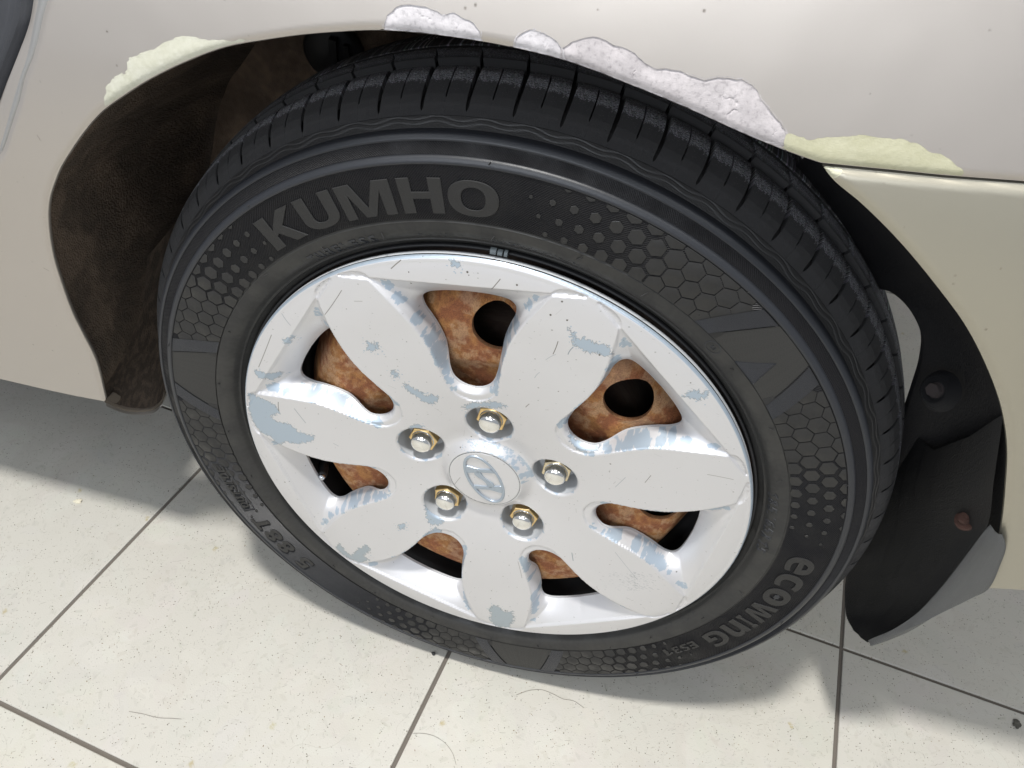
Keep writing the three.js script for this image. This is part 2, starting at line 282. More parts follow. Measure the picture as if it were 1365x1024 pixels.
  const prism = (pts, h, list) => {   // pts: [r, angle]; a raised plate with sloped sides
    const n = pts.length, pos = [], idx = [], c = [pts.reduce((s, p) => s + p[0], 0) / n, pts.reduce((s, p) => s + p[1], 0) / n];
    const ring = (k, hh) => pts.forEach(([r, a]) => pos.push(...lift(lerp(c[0], r, k), lerp(c[1], a, k), hh)));
    ring(1, -0.0006); ring(1, h * 0.6); ring(0.93, h); pos.push(...lift(c[0], c[1], h));
    for (let i = 0; i < n; i++) { const j = (i + 1) % n; for (const o of [0, n]) idx.push(o + i, o + n + i, o + n + j, o + i, o + n + j, o + j); idx.push(2 * n + i, 3 * n, 2 * n + j); }
    list.push(toCreasedNormals(geometry(pos, idx), 0.4));
  };
  const D = 0.0125, RO = 0.0108, clipR = (r) => clamp(r, 0.2272, 0.2628);
  for (const brk of [46, 169.5, -78]) for (const side of [1, -1]) {
    for (let row = 0; row < 4; row++) for (let k = 0; k < 16; k++) {
      const r = 0.2308 + row * RO, a = (brk + side * 8.2) * deg + side * (k * D + (row % 2) * D / 2) / 0.2465, far = abs(a / deg - brk) - 8;
      const size = 0.00715 * clamp(1.0 - max(0, far - 12) / 24 + 0.05 * noise(row * 3, k)) * (far < 13 ? 0.955 : 0.93);
      if (far > 33 || size < 0.0012) continue;
      const pts = []; for (let q = 0; q < 6; q++) { const t = q * PI / 3 + PI / 6; pts.push([clipR(r + size * sin(t)), a - size * cos(t) / 0.2465]); }
      if (max(...pts.map((p) => p[0])) - min(...pts.map((p) => p[0])) > 0.0012) prism(pts, 0.00035, hexes);
    }
    const pl = [], half = (q) => 8.0 - 4.4 * q;
    for (let i = 0; i < 8; i++) { const q0 = i / 8, q1 = (i + 1) / 8, rows = [q0, q1].map((q) => Array.from({ length: 7 }, (_, k) => lift(lerp(0.2274, 0.2627, q), (brk + side * lerp(half(q) + 0.25, half(q) + 3.3, k / 6)) * deg, 0.0006))); pl.push(loft(rows)); }
    patches.push(mergeVerts(mergeGeometries(pl)));
  }
  for (const brk of [46, 169.5, -78]) {   // plain smooth fields between the patterns
    const pl = [], A = (d) => (brk + d) * deg, half = (q) => 8.0 - 4.4 * q;
    for (let i = 0; i < 8; i++) { const q0 = i / 8, q1 = (i + 1) / 8, ra = lerp(0.2272, 0.2629, q0), rb = lerp(0.2272, 0.2629, q1), n = 12, rows = [[ra, q0], [rb, q1]].map(([rr, q]) => Array.from({ length: n + 1 }, (_, k) => lift(rr, A(lerp(-half(q), half(q), k / n)), 0.0001))); pl.push(loft(rows)); }
    part('smooth_field', mergeVerts(mergeGeometries(pl)), rubberSmooth, wheel);
  }
  prism([[0.2265, 47.7 * deg], [0.2475, 44.6 * deg], [0.2275, 42.4 * deg]].map(([r, a]) => [clipR(r), a]), 0.0006, patches);
  tag(part('hexagon_pattern', mergeGeometries(hexes), rubberMark, wheel), null, null, null, 'stuff');
  for (const p of patches) part('rough_field', p, rubberSpark, wheel);

  // moulded lettering, bent round the sidewall
  const font = await new FontLoader().loadAsync('fonts/droid/droid_sans_bold.typeface.json');
  const letters = [], small = [];
  function glyph(ch, a0, a1, r0, r1, h, list, flip) {
    const shapes = font.generateShapes(ch, 1);
    const g = new THREE.ExtrudeGeometry(shapes, { depth: h, bevelThickness: h * 0.5, bevelSize: 0.012, bevelSegments: 1, curveSegments: 8 });
    g.computeBoundingBox(); const b = g.boundingBox, p = g.attributes.position;
    for (let i = 0; i < p.count; i++) {
      const u = (p.getX(i) - b.min.x) / (b.max.x - b.min.x), v = (p.getY(i) - b.min.y) / (b.max.y - b.min.y), z = p.getZ(i);
      const r = lerp(r0, r1, v), a = lerp(a0, a1, u) * deg; p.setXYZ(i, r * cos(a), r * sin(a), sideZ(r) - 0.0002 + (z - b.min.z));
    }
    g.computeVertexNormals(); list.push(g.toNonIndexed ? g : g);
  }
  [['K', 129.9, 122.6], ['U', 121.8, 115.2], ['M', 114.4, 105.8], ['H', 104.7, 98.3], ['O', 97.6, 90.3]].forEach(([c, a, b]) => glyph(c, a, b, 0.2325, 0.2556, 0.0004, letters));
  [['e', 1.6, -2.9], ['c', -3.5, -7.6], ['o', -8.2, -13.2], ['w', -13.7, -19.2], ['I', -20, -21.2], ['n', -22, -26.3], ['G', -27, -31.8]].forEach(([c, a, b]) => glyph(c, a, b, 0.2355, c === 'e' || c === 'c' || c === 'o' ? 0.2555 : 0.2545, 0.0004, letters));
  'ES31'.split('').forEach((c, i) => glyph(c, -34.4 - i * 2.15, -36.2 - i * 2.15, 0.2372, 0.2462, 0.0004, letters));
  'OUTSIDE'.split('').forEach((c, i) => glyph(c, -153.2 - i * 1.75, -154.7 - i * 1.75 + (c === 'I' ? 0.9 : 0), 0.2440, 0.2530, 0.0005, letters));
  [['8', -138.2, -141.6], ['8', -142.2, -145.6], ['T', -146.2, -149.6], ['5', -132.5, -135.6]].forEach(([c, a, b]) => glyph(c, a, b, 0.2385, 0.2565, 0.0005, letters));
  'TUBELESS'.split('').forEach((c, i) => glyph(c, 126.5 - i * 1.9, 125.1 - i * 1.9, 0.2125, 0.2195, 0.00035, small));
  '185/65R15'.split('').forEach((c, i) => glyph(c, 16.5 - i * 2.0, 15.2 - i * 2.0, 0.2128, 0.2196, 0.00035, small));
  const bar = (r0, r1, a0, a1, list, h = 0.0004) => prism([[r0, a0 * deg], [r1, a0 * deg], [r1, a1 * deg], [r0, a1 * deg]], h, list);
  const frames = [];
  bar(0.2418, 0.2424, -152.4, -166.2, frames); bar(0.2546, 0.2552, -152.4, -166.2, frames); bar(0.2418, 0.2552, -152.3, -152.5, frames); bar(0.2418, 0.2552, -166.1, -166.3, frames);
  bar(0.2435, 0.2475, -10.2, -11.2, frames); bar(0.2448, 0.2462, -9.4, -12.0, frames);            // leaf mark in the o
  for (let i = 0; i < 130; i++) { const a = i < 90 ? 92 - i * 0.19 : i < 110 ? 104 - (i - 90) * 0.3 : -28 - (i - 110) * 0.5, r = 0.2125 + 0.0018 * floor(rnd() * 3); if (rnd() < 0.75) bar(r, r + 0.0007 + 0.0008 * rnd(), a, a - 0.05 - 0.12 * rnd(), frames, 0.0003); }   // fine print, too small to read
  for (let k = 0; k < 12; k++) { const t0 = k * 30 * deg, t1 = t0 + 32 * deg, c = [0.2222, 51.6 * deg], p = (t, q) => [c[0] + q * sin(t), c[1] + q * 1.25 * cos(t) / 0.222]; prism([p(t0, 0.0040), p(t0, 0.0046), p(t1, 0.0046), p(t1, 0.0040)], 0.0003, frames); }
  '03'.split('').forEach((c, i) => glyph(c, 52.0 - i * 0.55, 51.6 - i * 0.55, 0.2207, 0.2236, 0.0003, small));
  part('raised_lettering', mergeGeometries(letters.map((g) => { const q = g.index ? g.toNonIndexed() : g; return q; })), rubberMark, wheel);
  part('small_lettering', mergeGeometries([...small, ...frames].map((g) => (g.index ? g.toNonIndexed() : g))), rubberRidge, wheel);
  // vent hairs left by the mould
  const hairs = [];
  for (let k = 0; k < 34; k++) {
    const inner = k < 24, a = (inner ? k * 15 + 6 * rnd() : k * 36 + 20) * deg, r = inner ? 0.2205 + 0.004 * rnd() : 0.2655, l = 0.002 + 0.003 * rnd(), t = rnd() * 6;
    const p0 = new THREE.Vector3(...lift(r, a, 0)), p1 = p0.clone().add(new THREE.Vector3(l * cos(t), l * sin(t), 0.0015 + 0.001 * rnd()));
    hairs.push(new THREE.TubeGeometry(new THREE.LineCurve3(p0, p1), 1, 0.00035, 5));
  }
  tag(part('vent_hairs', mergeGeometries(hairs), rubber, wheel), null, null, null, 'stuff');
}

// --- steel wheel behind the cover
const rustTex = noiseTex(1024, (u, v, t) => {
  const a = t(u, v, 5, 5), b = t(u + 5, v + 2, 16, 4), c = t(u - 3, v, 70, 2);
  const k = sm(-0.3, 0.3, a + 0.35 * b), p = sm(-0.12, 0.3, 0.7 * t(u + 8, v + 5, 4, 3) + 0.5 * b), q = 1 + 0.2 * c + 0.1 * b;
  const col = [0, 1, 2].map((i) => lerp(lerp([150, 94, 60][i], [172, 120, 70][i], k), [180, 152, 126][i], p * 0.55) * q);
  return c > 0.42 ? col.map((x) => x * 0.66) : col;
}, true);
{
  const rust = M({ map: scaled(rustTex, 7), color: [1, 0.98, 0.96], roughness: 0.75, metalness: 0.15, bumpMap: scaled(rubberBump, 26), bumpScale: 0.0012 });
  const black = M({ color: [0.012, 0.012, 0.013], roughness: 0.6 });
  const dz = smoothCurve([[0, 0.052], [0.06, 0.0560], [0.078, 0.0575], [0.090, 0.0592], [0.098, 0.0618], [0.104, 0.0650], [0.108, 0.0664], [0.118, 0.0664], [0.135, 0.066], [0.148, 0.0635], [0.156, 0.057], [0.163, 0.044], [0.17, 0.03]]);
  const holes = Array.from({ length: 8 }, (_, k) => [0.138 * cos(k * PI / 4 + 0.02), 0.138 * sin(k * PI / 4 + 0.02)]);
  const hd = (x, y) => min(...holes.map(([a, b]) => hypot(x - a, y - b))) - 0.0176;
  const zf = (x, y) => { const h = hd(x, y); return dz(hypot(x, y)) + (h < 0.003 ? 0.0011 * (1 - max(0, h) / 0.003) : 0) + 0.0002 * noise(x * 300, y * 300); };
  const g = sheet({ x0: -0.172, x1: 0.172, y0: -0.172, y1: 0.172, step: 0.0015, z: zf, keep: (x, y) => min(hd(x, y), 0.17 - hypot(x, y), hypot(x, y) - 0.03) });
  part('steel_disc', g, rust, wheel);
  for (const [a, b] of holes) {
    const ring = (k, d) => Array.from({ length: 48 }, (_, i) => { const t = i / 48 * 2 * PI, x = a + k * cos(t), y = b + k * sin(t); return [x, y, dz(hypot(x, y)) + 0.0011 - d]; });
    part('hole_lip', loft([ring(0.01762, 0), ring(0.0174, 0.0008), ring(0.0174, 0.0032), ring(0.0182, 0.0036)], true), rust, wheel);
  }
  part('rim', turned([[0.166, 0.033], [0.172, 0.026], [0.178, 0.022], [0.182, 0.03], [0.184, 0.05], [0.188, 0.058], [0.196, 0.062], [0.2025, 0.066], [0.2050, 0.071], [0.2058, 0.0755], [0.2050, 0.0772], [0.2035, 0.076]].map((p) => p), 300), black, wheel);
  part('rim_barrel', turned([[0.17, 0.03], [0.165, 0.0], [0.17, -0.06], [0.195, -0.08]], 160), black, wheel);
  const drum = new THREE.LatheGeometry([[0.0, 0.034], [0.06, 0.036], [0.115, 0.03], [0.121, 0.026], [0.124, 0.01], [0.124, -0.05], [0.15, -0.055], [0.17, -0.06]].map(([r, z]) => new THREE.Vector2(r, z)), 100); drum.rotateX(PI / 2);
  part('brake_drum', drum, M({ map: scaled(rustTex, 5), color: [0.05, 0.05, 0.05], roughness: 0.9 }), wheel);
  // valve
  const va = -156.5 * deg, v0 = new THREE.Vector3(0.178 * cos(va), 0.178 * sin(va), 0.035), v1 = new THREE.Vector3(0.166 * cos(va), 0.166 * sin(va), 0.066), v2 = v1.clone().add(v1.clone().sub(v0).normalize().multiplyScalar(0.0035));
  const st = mergeGeometries([new THREE.TubeGeometry(new THREE.LineCurve3(v0, v0.clone().lerp(v1, 0.6)), 4, 0.0055, 14), new THREE.TubeGeometry(new THREE.LineCurve3(v0.clone().lerp(v1, 0.55), v1), 4, 0.0042, 14), new THREE.SphereGeometry(0.0042, 14, 10).translate(v1.x, v1.y, v1.z)]);
  part('valve_stem', st, M({ color: [0.015, 0.015, 0.016], roughness: 0.5 }), wheel);
  part('valve_cap', new THREE.SphereGeometry(0.003, 16, 12).translate(v2.x, v2.y, v2.z), M({ color: [0.6, 0.62, 0.65], metalness: 1, roughness: 0.25 }), wheel);
  // balance weight clipped on the rim edge
  const wg = []; for (const [a0, a1, t] of [[92.0, 90.9, 0.0009], [90.7, 89.8, 0.0004], [89.5, 88.9, 0.0009]]) { const n = 6, rows = [[0.2035, 0.074], [0.2037, 0.0795], [0.2044, 0.0802], [0.2062 + t, 0.0796], [0.2068 + t, 0.0772]].map(([r, z]) => Array.from({ length: n + 1 }, (_, i) => { const a = lerp(a0, a1, i / n) * deg; return [r * cos(a), r * sin(a), z]; })); wg.push(loft(rows)); }
  part('balance_weight', mergeGeometries(wg), M({ color: [0.15, 0.17, 0.175], metalness: 0.3, roughness: 0.55 }), wheel);
}

// --- wheel cover with seven petals
const SEC = 2 * PI / 7, WIN0 = 98.0 * deg;       // windows sit between the petals
const gapHalf = [[0.081, 0], [0.0825, 4], [0.0865, 8], [0.092, 10.3], [0.1, 11.2], [0.11, 11.4], [0.12, 11.5], [0.13, 11.8], [0.142, 12.5], [0.155, 13.8], [0.168, 15.4], [0.18, 17], [0.19, 18.3], [0.1955, 19.3], [0.1985, 21.2], [0.2, 24.5]];
const winHalf = [[0.0905, 0], [0.0920, 6], [0.0955, 11], [0.101, 15], [0.109, 18], [0.12, 20], [0.135, 23.4], [0.147, 28], [0.154, 31.5], [0.1595, 33.2], [0.1640, 33], [0.1668, 29], [0.1678, 18], [0.168, 0]];
const toUV = (l, isDeg) => l.map(([r, h]) => { const a = isDeg ? h * deg : h / 1000 / r; return [r * sin(a), r * cos(a)]; });
function bothSides(half) { const s = spline(half, 90).map((v) => [v.x, v.y]); return [...s, ...s.slice(0, -1).reverse().map(([x, y]) => [-x, y])]; }
const gapPoly = bothSides(toUV(gapHalf, true)), winPoly = bothSides(toUV(winHalf, false));
const NU = 210, NV = 290, dgG = new Float32Array(NU * NV), dwG = new Float32Array(NU * NV);
{ const a = sdf([...gapPoly, [-0.1, 0.23], [0.1, 0.23]].slice()), gp = sdf(gapPoly), w = sdf(winPoly); for (let j = 0; j < NV; j++) for (let i = 0; i < NU; i++) { const u = i * 0.0005, v = 0.068 + j * 0.0005; dgG[j * NU + i] = gp(u, v); dwG[j * NU + i] = -w(u, v); } }
const look = (G, u, v) => { const x = clamp(u / 0.0005, 0, NU - 1.001), y = clamp((v - 0.068) / 0.0005, 0, NV - 1.001), i = floor(x), j = floor(y), p = x - i, q = y - j, k = j * NU + i; return lerp(lerp(G[k], G[k + 1], p), lerp(G[k + NU], G[k + NU + 1], p), q); };
function sector(x, y) { const r = hypot(x, y); let a = atan2(y, x) - WIN0; a -= SEC * Math.round(a / SEC); return [r * abs(sin(a)), r * cos(a), r]; }
const face = smoothCurve([[0, 0.0832], [0.015, 0.0831], [0.0275, 0.0829], [0.0293, 0.0827], [0.0305, 0.0822], [0.0345, 0.0785], [0.0385, 0.0763], [0.044, 0.0764], [0.057, 0.0792], [0.085, 0.0835], [0.11, 0.0860], [0.135, 0.0874], [0.16, 0.0878], [0.18, 0.0873], [0.192, 0.0866], [0.199, 0.0856], [0.2005, 0.0852], [0.206, 0.0845]]);
const wall = smoothCurve([[0, 0.03], [0.12, 0.044], [0.15, 0.0605], [0.16, 0.0650], [0.168, 0.0692], [0.176, 0.0748], [0.184, 0.0815], [0.1895, 0.0848], [0.194, 0.0857], [0.2, 0.0856], [0.206, 0.0848]]);
const NUTS = Array.from({ length: 5 }, (_, k) => [0.0572 * cos(PI / 2 + k * 2 * PI / 5), 0.0572 * sin(PI / 2 + k * 2 * PI / 5)]);
const nutD = (x, y) => min(...NUTS.map(([a, b]) => hypot(x - a, y - b))) - 0.0182;
const EDGE = 0.2028;
function coverZ(x, y) {
  const [u, v, r] = sector(x, y);
  let z = face(r);
  if (r > 0.072) {
    const dg = look(dgG, u, v), dw = look(dwG, u, v);
    if (dg > 0) {
      const outer = sm(0.099, 0.128, r), t = dw > 0 ? dg / (dg + dw) : 1;
      const lip = 0.0013 * sm(0, 0.0010, dg) + 0.0045 * pow(1 - clamp(dw / 0.0042), 2.2), flank = 0.0165 * (0.75 * t + 0.25 * t * t) + 0.0006 * sm(0, 0.0008, dg);
      const drop = lerp(lip, flank, outer);
      z = z - drop - (dw < 0 ? -dw * 0.9 : 0);
      if (r > 0.12) z = smax(z, wall(r), 0.0013);
    } else if (r > 0.14) z = max(z, wall(r)) + 0.0011 * sm(0.0, 0.0012, -dg) * sm(0.14, 0.175, r);
    if (dg > -0.0016 && dg <= 0) z -= 0.00025 * (1 + dg / 0.0016) ** 2;
  }
  const nd = nutD(x, y); if (nd < 0.0022) z -= 0.0016 * (1 - max(nd, -0.001) / 0.0022) ** 2;
  const e = EDGE - r; if (e < 0.0024) z -= 0.0024 - sqrt(max(0, 0.0024 ** 2 - (0.0024 - max(e, 0)) ** 2));
  if (abs(r - 0.0291) < 0.0006) z -= 0.0006 * (1 - abs(r - 0.0291) / 0.0006);
  if (r < 0.0275) { const c = cos(117 * deg), q = sin(117 * deg), k = hypot((x * c + y * q) / 0.0258, (-x * q + y * c) / 0.0136); z -= 0.0008 * sm(1.03, 0.96, k); }
  return z;
}
const coverKeep = (x, y) => { const [u, v, r] = sector(x, y); let k = min(EDGE - r, nutD(x, y)); if (r > 0.085 && r < 0.175) k = min(k, look(dwG, u, v)); return k; };
const CP = 2048, CS = 0.412;
const toTex = ([x, y]) => [(x / CS + 0.5) * CP, (0.5 - y / CS) * CP];
// bare blue grey plastic in ragged flakes, some standing in for flank shade
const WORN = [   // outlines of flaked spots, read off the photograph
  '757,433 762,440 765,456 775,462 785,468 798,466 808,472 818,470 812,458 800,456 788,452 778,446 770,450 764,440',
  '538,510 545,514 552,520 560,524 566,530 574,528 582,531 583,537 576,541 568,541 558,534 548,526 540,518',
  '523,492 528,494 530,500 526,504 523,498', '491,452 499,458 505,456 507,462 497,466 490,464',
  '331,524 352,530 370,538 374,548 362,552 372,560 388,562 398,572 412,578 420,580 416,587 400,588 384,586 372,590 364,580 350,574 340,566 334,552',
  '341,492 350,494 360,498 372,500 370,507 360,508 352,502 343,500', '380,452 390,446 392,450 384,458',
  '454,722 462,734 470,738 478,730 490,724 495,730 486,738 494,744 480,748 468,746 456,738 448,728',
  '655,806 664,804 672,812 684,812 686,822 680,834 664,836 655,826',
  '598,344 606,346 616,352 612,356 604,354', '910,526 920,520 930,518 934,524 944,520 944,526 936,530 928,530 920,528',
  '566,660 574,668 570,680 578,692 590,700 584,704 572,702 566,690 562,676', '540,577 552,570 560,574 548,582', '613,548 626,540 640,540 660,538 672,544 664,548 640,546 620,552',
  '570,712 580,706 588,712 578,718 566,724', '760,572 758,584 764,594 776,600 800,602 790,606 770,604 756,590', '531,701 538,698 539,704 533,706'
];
const jag = (pts, amp) => { const o = []; pts.forEach((p, i) => { const q = pts[(i + 1) % pts.length], n = max(2, floor(hypot(p[0] - q[0], p[1] - q[1]) / 3)); for (let k = 0; k < n; k++) { const t = k / n; o.push([lerp(p[0], q[0], t) + amp * (rnd() - 0.5), lerp(p[1], q[1], t) + amp * (rnd() - 0.5)]); } }); return o; };
const path = (g, pts) => { g.beginPath(); pts.forEach(([x, y], i) => (i ? g.lineTo(x, y) : g.moveTo(x, y))); g.closePath(); };
const BARE_AND_SHADE = '#b3c0cc', PAINT = '#dbdadb';  // blue grey of bare plastic, also used for painted cool shade
const coverCanvas = canvas(CP, CP, (g) => {
  g.fillStyle = PAINT; g.fillRect(0, 0, CP, CP);
  const turn = ([u, v], k) => { const a = WIN0 + k * SEC, s = sin(a), c = cos(a); return [v * c + u * s, v * s - u * c]; };
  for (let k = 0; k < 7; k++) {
    // flakes along each opening: part paint loss, part cool flank shade put into colour
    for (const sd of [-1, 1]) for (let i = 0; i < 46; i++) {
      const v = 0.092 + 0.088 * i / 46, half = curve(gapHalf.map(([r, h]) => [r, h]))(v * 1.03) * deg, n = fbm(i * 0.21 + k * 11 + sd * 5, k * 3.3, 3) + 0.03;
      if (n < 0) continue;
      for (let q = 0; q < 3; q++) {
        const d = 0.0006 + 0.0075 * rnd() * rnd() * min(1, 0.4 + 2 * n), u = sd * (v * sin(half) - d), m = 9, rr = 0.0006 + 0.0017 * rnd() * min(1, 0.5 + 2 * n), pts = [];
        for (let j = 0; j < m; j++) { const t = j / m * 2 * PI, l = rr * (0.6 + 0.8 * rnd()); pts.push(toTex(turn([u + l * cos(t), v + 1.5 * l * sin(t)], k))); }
        g.fillStyle = BARE_AND_SHADE; path(g, jag(pts, 5)); g.fill();
      }
    }
  }
  g.strokeStyle = PAINT; g.lineWidth = 0.0155 / CS * CP; g.beginPath(); g.arc(CP / 2, CP / 2, 0.1985 / CS * CP, 0, 7); g.stroke();
  g.strokeStyle = BARE_AND_SHADE; g.lineWidth = 0.004 / CS * CP; g.beginPath(); g.arc(CP / 2, CP / 2, 0.2033 / CS * CP, 0, 7); g.stroke(); g.strokeStyle = 'rgba(112,116,118,.8)'; g.lineWidth = 3; g.beginPath(); g.arc(CP / 2, CP / 2, 0.0291 / CS * CP, 0, 7); g.stroke();
  for (const [a, b] of NUTS) { g.fillStyle = BARE_AND_SHADE; const n = 60, pts = []; for (let i = 0; i < n; i++) { const t = i / n * 2 * PI, r = 0.0178 + 0.0055 * max(0, fbm(cos(t) * 2 + a * 90, sin(t) * 2 + b * 90) - 0.02); pts.push(toTex([a + r * cos(t), b + r * sin(t)])); } path(g, jag(pts, 4)); g.fill(); }
  // boss flank, bluish shading painted on its upper right
  for (let i = 0; i < 2600; i++) { const t = (rnd() * rnd() * 130 - 30 + 40) * deg, r = 0.0300 + 0.0085 * rnd(), [x, y] = toTex([r * cos(t), r * sin(t)]); if (fbm(x * 0.02, y * 0.02) < -0.06) continue; g.fillStyle = BARE_AND_SHADE; g.globalAlpha = 0.75; g.fillRect(x, y, 2 + 5 * rnd(), 1 + 3 * rnd()); g.globalAlpha = 1; }
  g.lineJoin = 'round';
  WORN.forEach((s, n) => { const p = jag(pairs(s).map(([x, y]) => toTex(onWheel(x, y))), n === 8 ? 20 : 15); g.fillStyle = n === 8 || n === 7 ? '#aeb8bf' : BARE_AND_SHADE; path(g, p); g.fill(); g.strokeStyle = 'rgba(120,124,126,.55)'; g.lineWidth = 1.3; g.stroke(); for (let k = 0; k < 26; k++) { const [x, y] = p[floor(rnd() * p.length)]; g.fillStyle = BARE_AND_SHADE; g.fillRect(x + 34 * (rnd() - 0.5), y + 34 * (rnd() - 0.5), 2 + 5 * rnd(), 1 + 4 * rnd()); } });
  for (let i = 0; i < 1700; i++) { g.fillStyle = `rgba(${rnd() < 0.3 ? '70,66,58' : '150,150,146'},${0.2 + 0.6 * rnd()})`; const q = 0.8 + 2.4 * pow(rnd(), 4); g.beginPath(); g.ellipse(rnd() * CP, rnd() * CP, q, q * 0.8, 0, 0, 7); g.fill(); }
  const dots = '546,361 547,379 624,361 626,365 690,378 750,400 757,424 800,470 735,417'; for (const [px, py] of pairs(dots)) { const [x, y] = toTex(onWheel(px, py)); g.fillStyle = 'rgba(60,54,44,.8)'; g.beginPath(); g.arc(x, y, 1.5 + 2 * rnd(), 0, 7); g.fill(); }
  const lines = '376,417 389,432  363,445 346,488  457,385 435,417  474,399 485,399  535,346 522,357  373,533 374,545  394,542 409,562  500,452 503,464  943,629 978,637  868,632 860,642  834,636 820,650  745,452 738,470  742,470 728,478  720,495 713,503  705,540 700,545  758,470 765,460  655,385 668,370  858,520 880,545  762,738 764,748  690,750 696,770  445,590 452,594  612,640 604,650  860,700 900,715  820,735 850,770'.trim().split(/\s{2,}/);
  for (const l of lines) { const [a, b] = pairs(l).map(([x, y]) => toTex(onWheel(x, y))); g.strokeStyle = `rgba(${rnd() < 0.6 ? '96,92,84' : '140,150,158'},${0.5 + 0.4 * rnd()})`; g.lineWidth = 1.2 + 2 * rnd(); g.beginPath(); g.moveTo(...a); g.quadraticCurveTo((a[0] + b[0]) / 2 + 8 * (rnd() - 0.5), (a[1] + b[1]) / 2 + 8 * (rnd() - 0.5), ...b); g.stroke(); }
  for (let i = 0; i < 120; i++) { const x = rnd() * CP, y = rnd() * CP, a = rnd() * 3, l = 8 + 40 * rnd() * rnd(); g.strokeStyle = `rgba(120,118,112,${0.12 + 0.35 * rnd()})`; g.lineWidth = 0.8 + rnd(); g.beginPath(); g.moveTo(x, y); g.lineTo(x + l * cos(a), y + l * sin(a)); g.stroke(); }
  for (let i = 0; i < 260; i++) { const [x, y] = toTex(onWheel(845 + 55 * (rnd() - 0.5) * rnd() * 2, 772 + 24 * (rnd() - 0.5))); g.fillStyle = `rgba(120,126,132,${0.1 + 0.3 * rnd()})`; g.fillRect(x, y, 2 + 9 * rnd(), 1 + 2 * rnd()); }
});
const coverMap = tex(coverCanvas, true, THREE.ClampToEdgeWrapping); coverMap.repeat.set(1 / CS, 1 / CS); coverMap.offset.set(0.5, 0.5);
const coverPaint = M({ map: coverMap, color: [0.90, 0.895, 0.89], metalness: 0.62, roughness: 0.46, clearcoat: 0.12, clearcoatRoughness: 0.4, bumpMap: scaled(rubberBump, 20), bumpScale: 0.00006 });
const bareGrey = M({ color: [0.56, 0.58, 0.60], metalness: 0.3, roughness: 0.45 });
{
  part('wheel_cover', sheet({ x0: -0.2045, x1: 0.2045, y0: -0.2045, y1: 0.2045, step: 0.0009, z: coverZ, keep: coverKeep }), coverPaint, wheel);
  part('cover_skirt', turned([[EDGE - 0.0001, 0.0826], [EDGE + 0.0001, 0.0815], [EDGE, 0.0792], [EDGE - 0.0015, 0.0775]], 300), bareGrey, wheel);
  // return edges of the openings, as thick as the plastic
  for (let k = 0; k < 7; k++) {
    const a = WIN0 + k * SEC, rows = [0, 1].map((d) => winPoly.map(([u, v]) => { const x = v * cos(a) + u * sin(a), y = v * sin(a) - u * cos(a); return [x, y, coverZ(x, y) - 0.0001 - d * 0.0022]; }));
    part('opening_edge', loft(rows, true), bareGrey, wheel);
  }
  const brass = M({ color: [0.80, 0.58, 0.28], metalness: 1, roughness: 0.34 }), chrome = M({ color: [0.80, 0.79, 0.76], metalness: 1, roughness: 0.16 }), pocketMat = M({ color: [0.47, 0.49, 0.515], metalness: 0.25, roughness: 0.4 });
  NUTS.forEach(([a, b], n) => {
    const N = 64, R = (r, zz) => Array.from({ length: N }, (_, i) => { const t = i / N * 2 * PI, x = a + r * cos(t), y = b + r * sin(t); return [x, y, zz ?? coverZ(x, y) - 0.0002]; });
    part('nut_pocket', loft([R(0.01825), R(0.0180, 0.073), R(0.0170, 0.0615), R(0.0160, 0.0600), R(0.0125, 0.0597), R(0.0123, 0.0578)], true), pocketMat, wheel);
    const hexS = new THREE.Shape(); const turn0 = [0.3, 0.12, 0.5, 0.2, 0.42][n]; for (let i = 0; i < 6; i++) { const t = turn0 + i * PI / 3; hexS[i ? 'lineTo' : 'moveTo'](0.0124 * cos(t), 0.0124 * sin(t)); } hexS.closePath();
    const hx = new THREE.ExtrudeGeometry(hexS, { depth: 0.0150, bevelThickness: 0.0009, bevelSize: 0.0009, bevelOffset: -0.0009, bevelSegments: 3 }); hx.translate(a, b, 0.0575);
    part('lug_nut', hx, n === 4 ? M({ color: [0.70, 0.60, 0.42], metalness: 1, roughness: 0.22 }) : brass, wheel);
    const cap = new THREE.LatheGeometry([[0.0098, 0.0728], [0.0090, 0.0738], [0.0086, 0.0742], [0.0085, 0.0784], [0.0079, 0.0800], [0.0062, 0.0811], [0.0032, 0.0818], [0, 0.0820]].map(([r, z]) => new THREE.Vector2(r, z)), 40); cap.rotateX(PI / 2); cap.scale(1, 1, 1); cap.translate(a, b, 0);
    const fix = cap.attributes.position; if (fix.getZ(0) < 0) cap.scale(1, 1, -1);
    part('stud_cap', cap, chrome, wheel);
  });
  // maker's oval with the slanted letter
  const em = group('emblem', wheel, [0, 0, 0]); em.rotation.z = 117 * deg;
  const zt = 0.0829, pts = []; for (let i = 0; i < 80; i++) { const t = i / 80 * 2 * PI; pts.push(new THREE.Vector3(0.0255 * cos(t), 0.0133 * sin(t), zt)); }
  const mm = M({ color: [0.36, 0.41, 0.46], metalness: 0.55, roughness: 0.3 });
  const ring = new THREE.TubeGeometry(new THREE.CatmullRomCurve3(pts, true), 120, 0.00125, 10, true); ring.translate(0, 0, -zt); ring.scale(1, 1, 0.8); ring.translate(0, 0, zt);
  part('emblem_ring', ring, mm, em);
  const bar = (list) => { const s = new THREE.Shape(spline(list, 40, true).map((v) => new THREE.Vector2(v.x, v.y))); const g = new THREE.ExtrudeGeometry(s, { depth: 0.0006, bevelThickness: 0.0005, bevelSize: 0.0005, bevelOffset: -0.0004, bevelSegments: 2 }); g.translate(0, 0, zt - 0.0007); return g; };
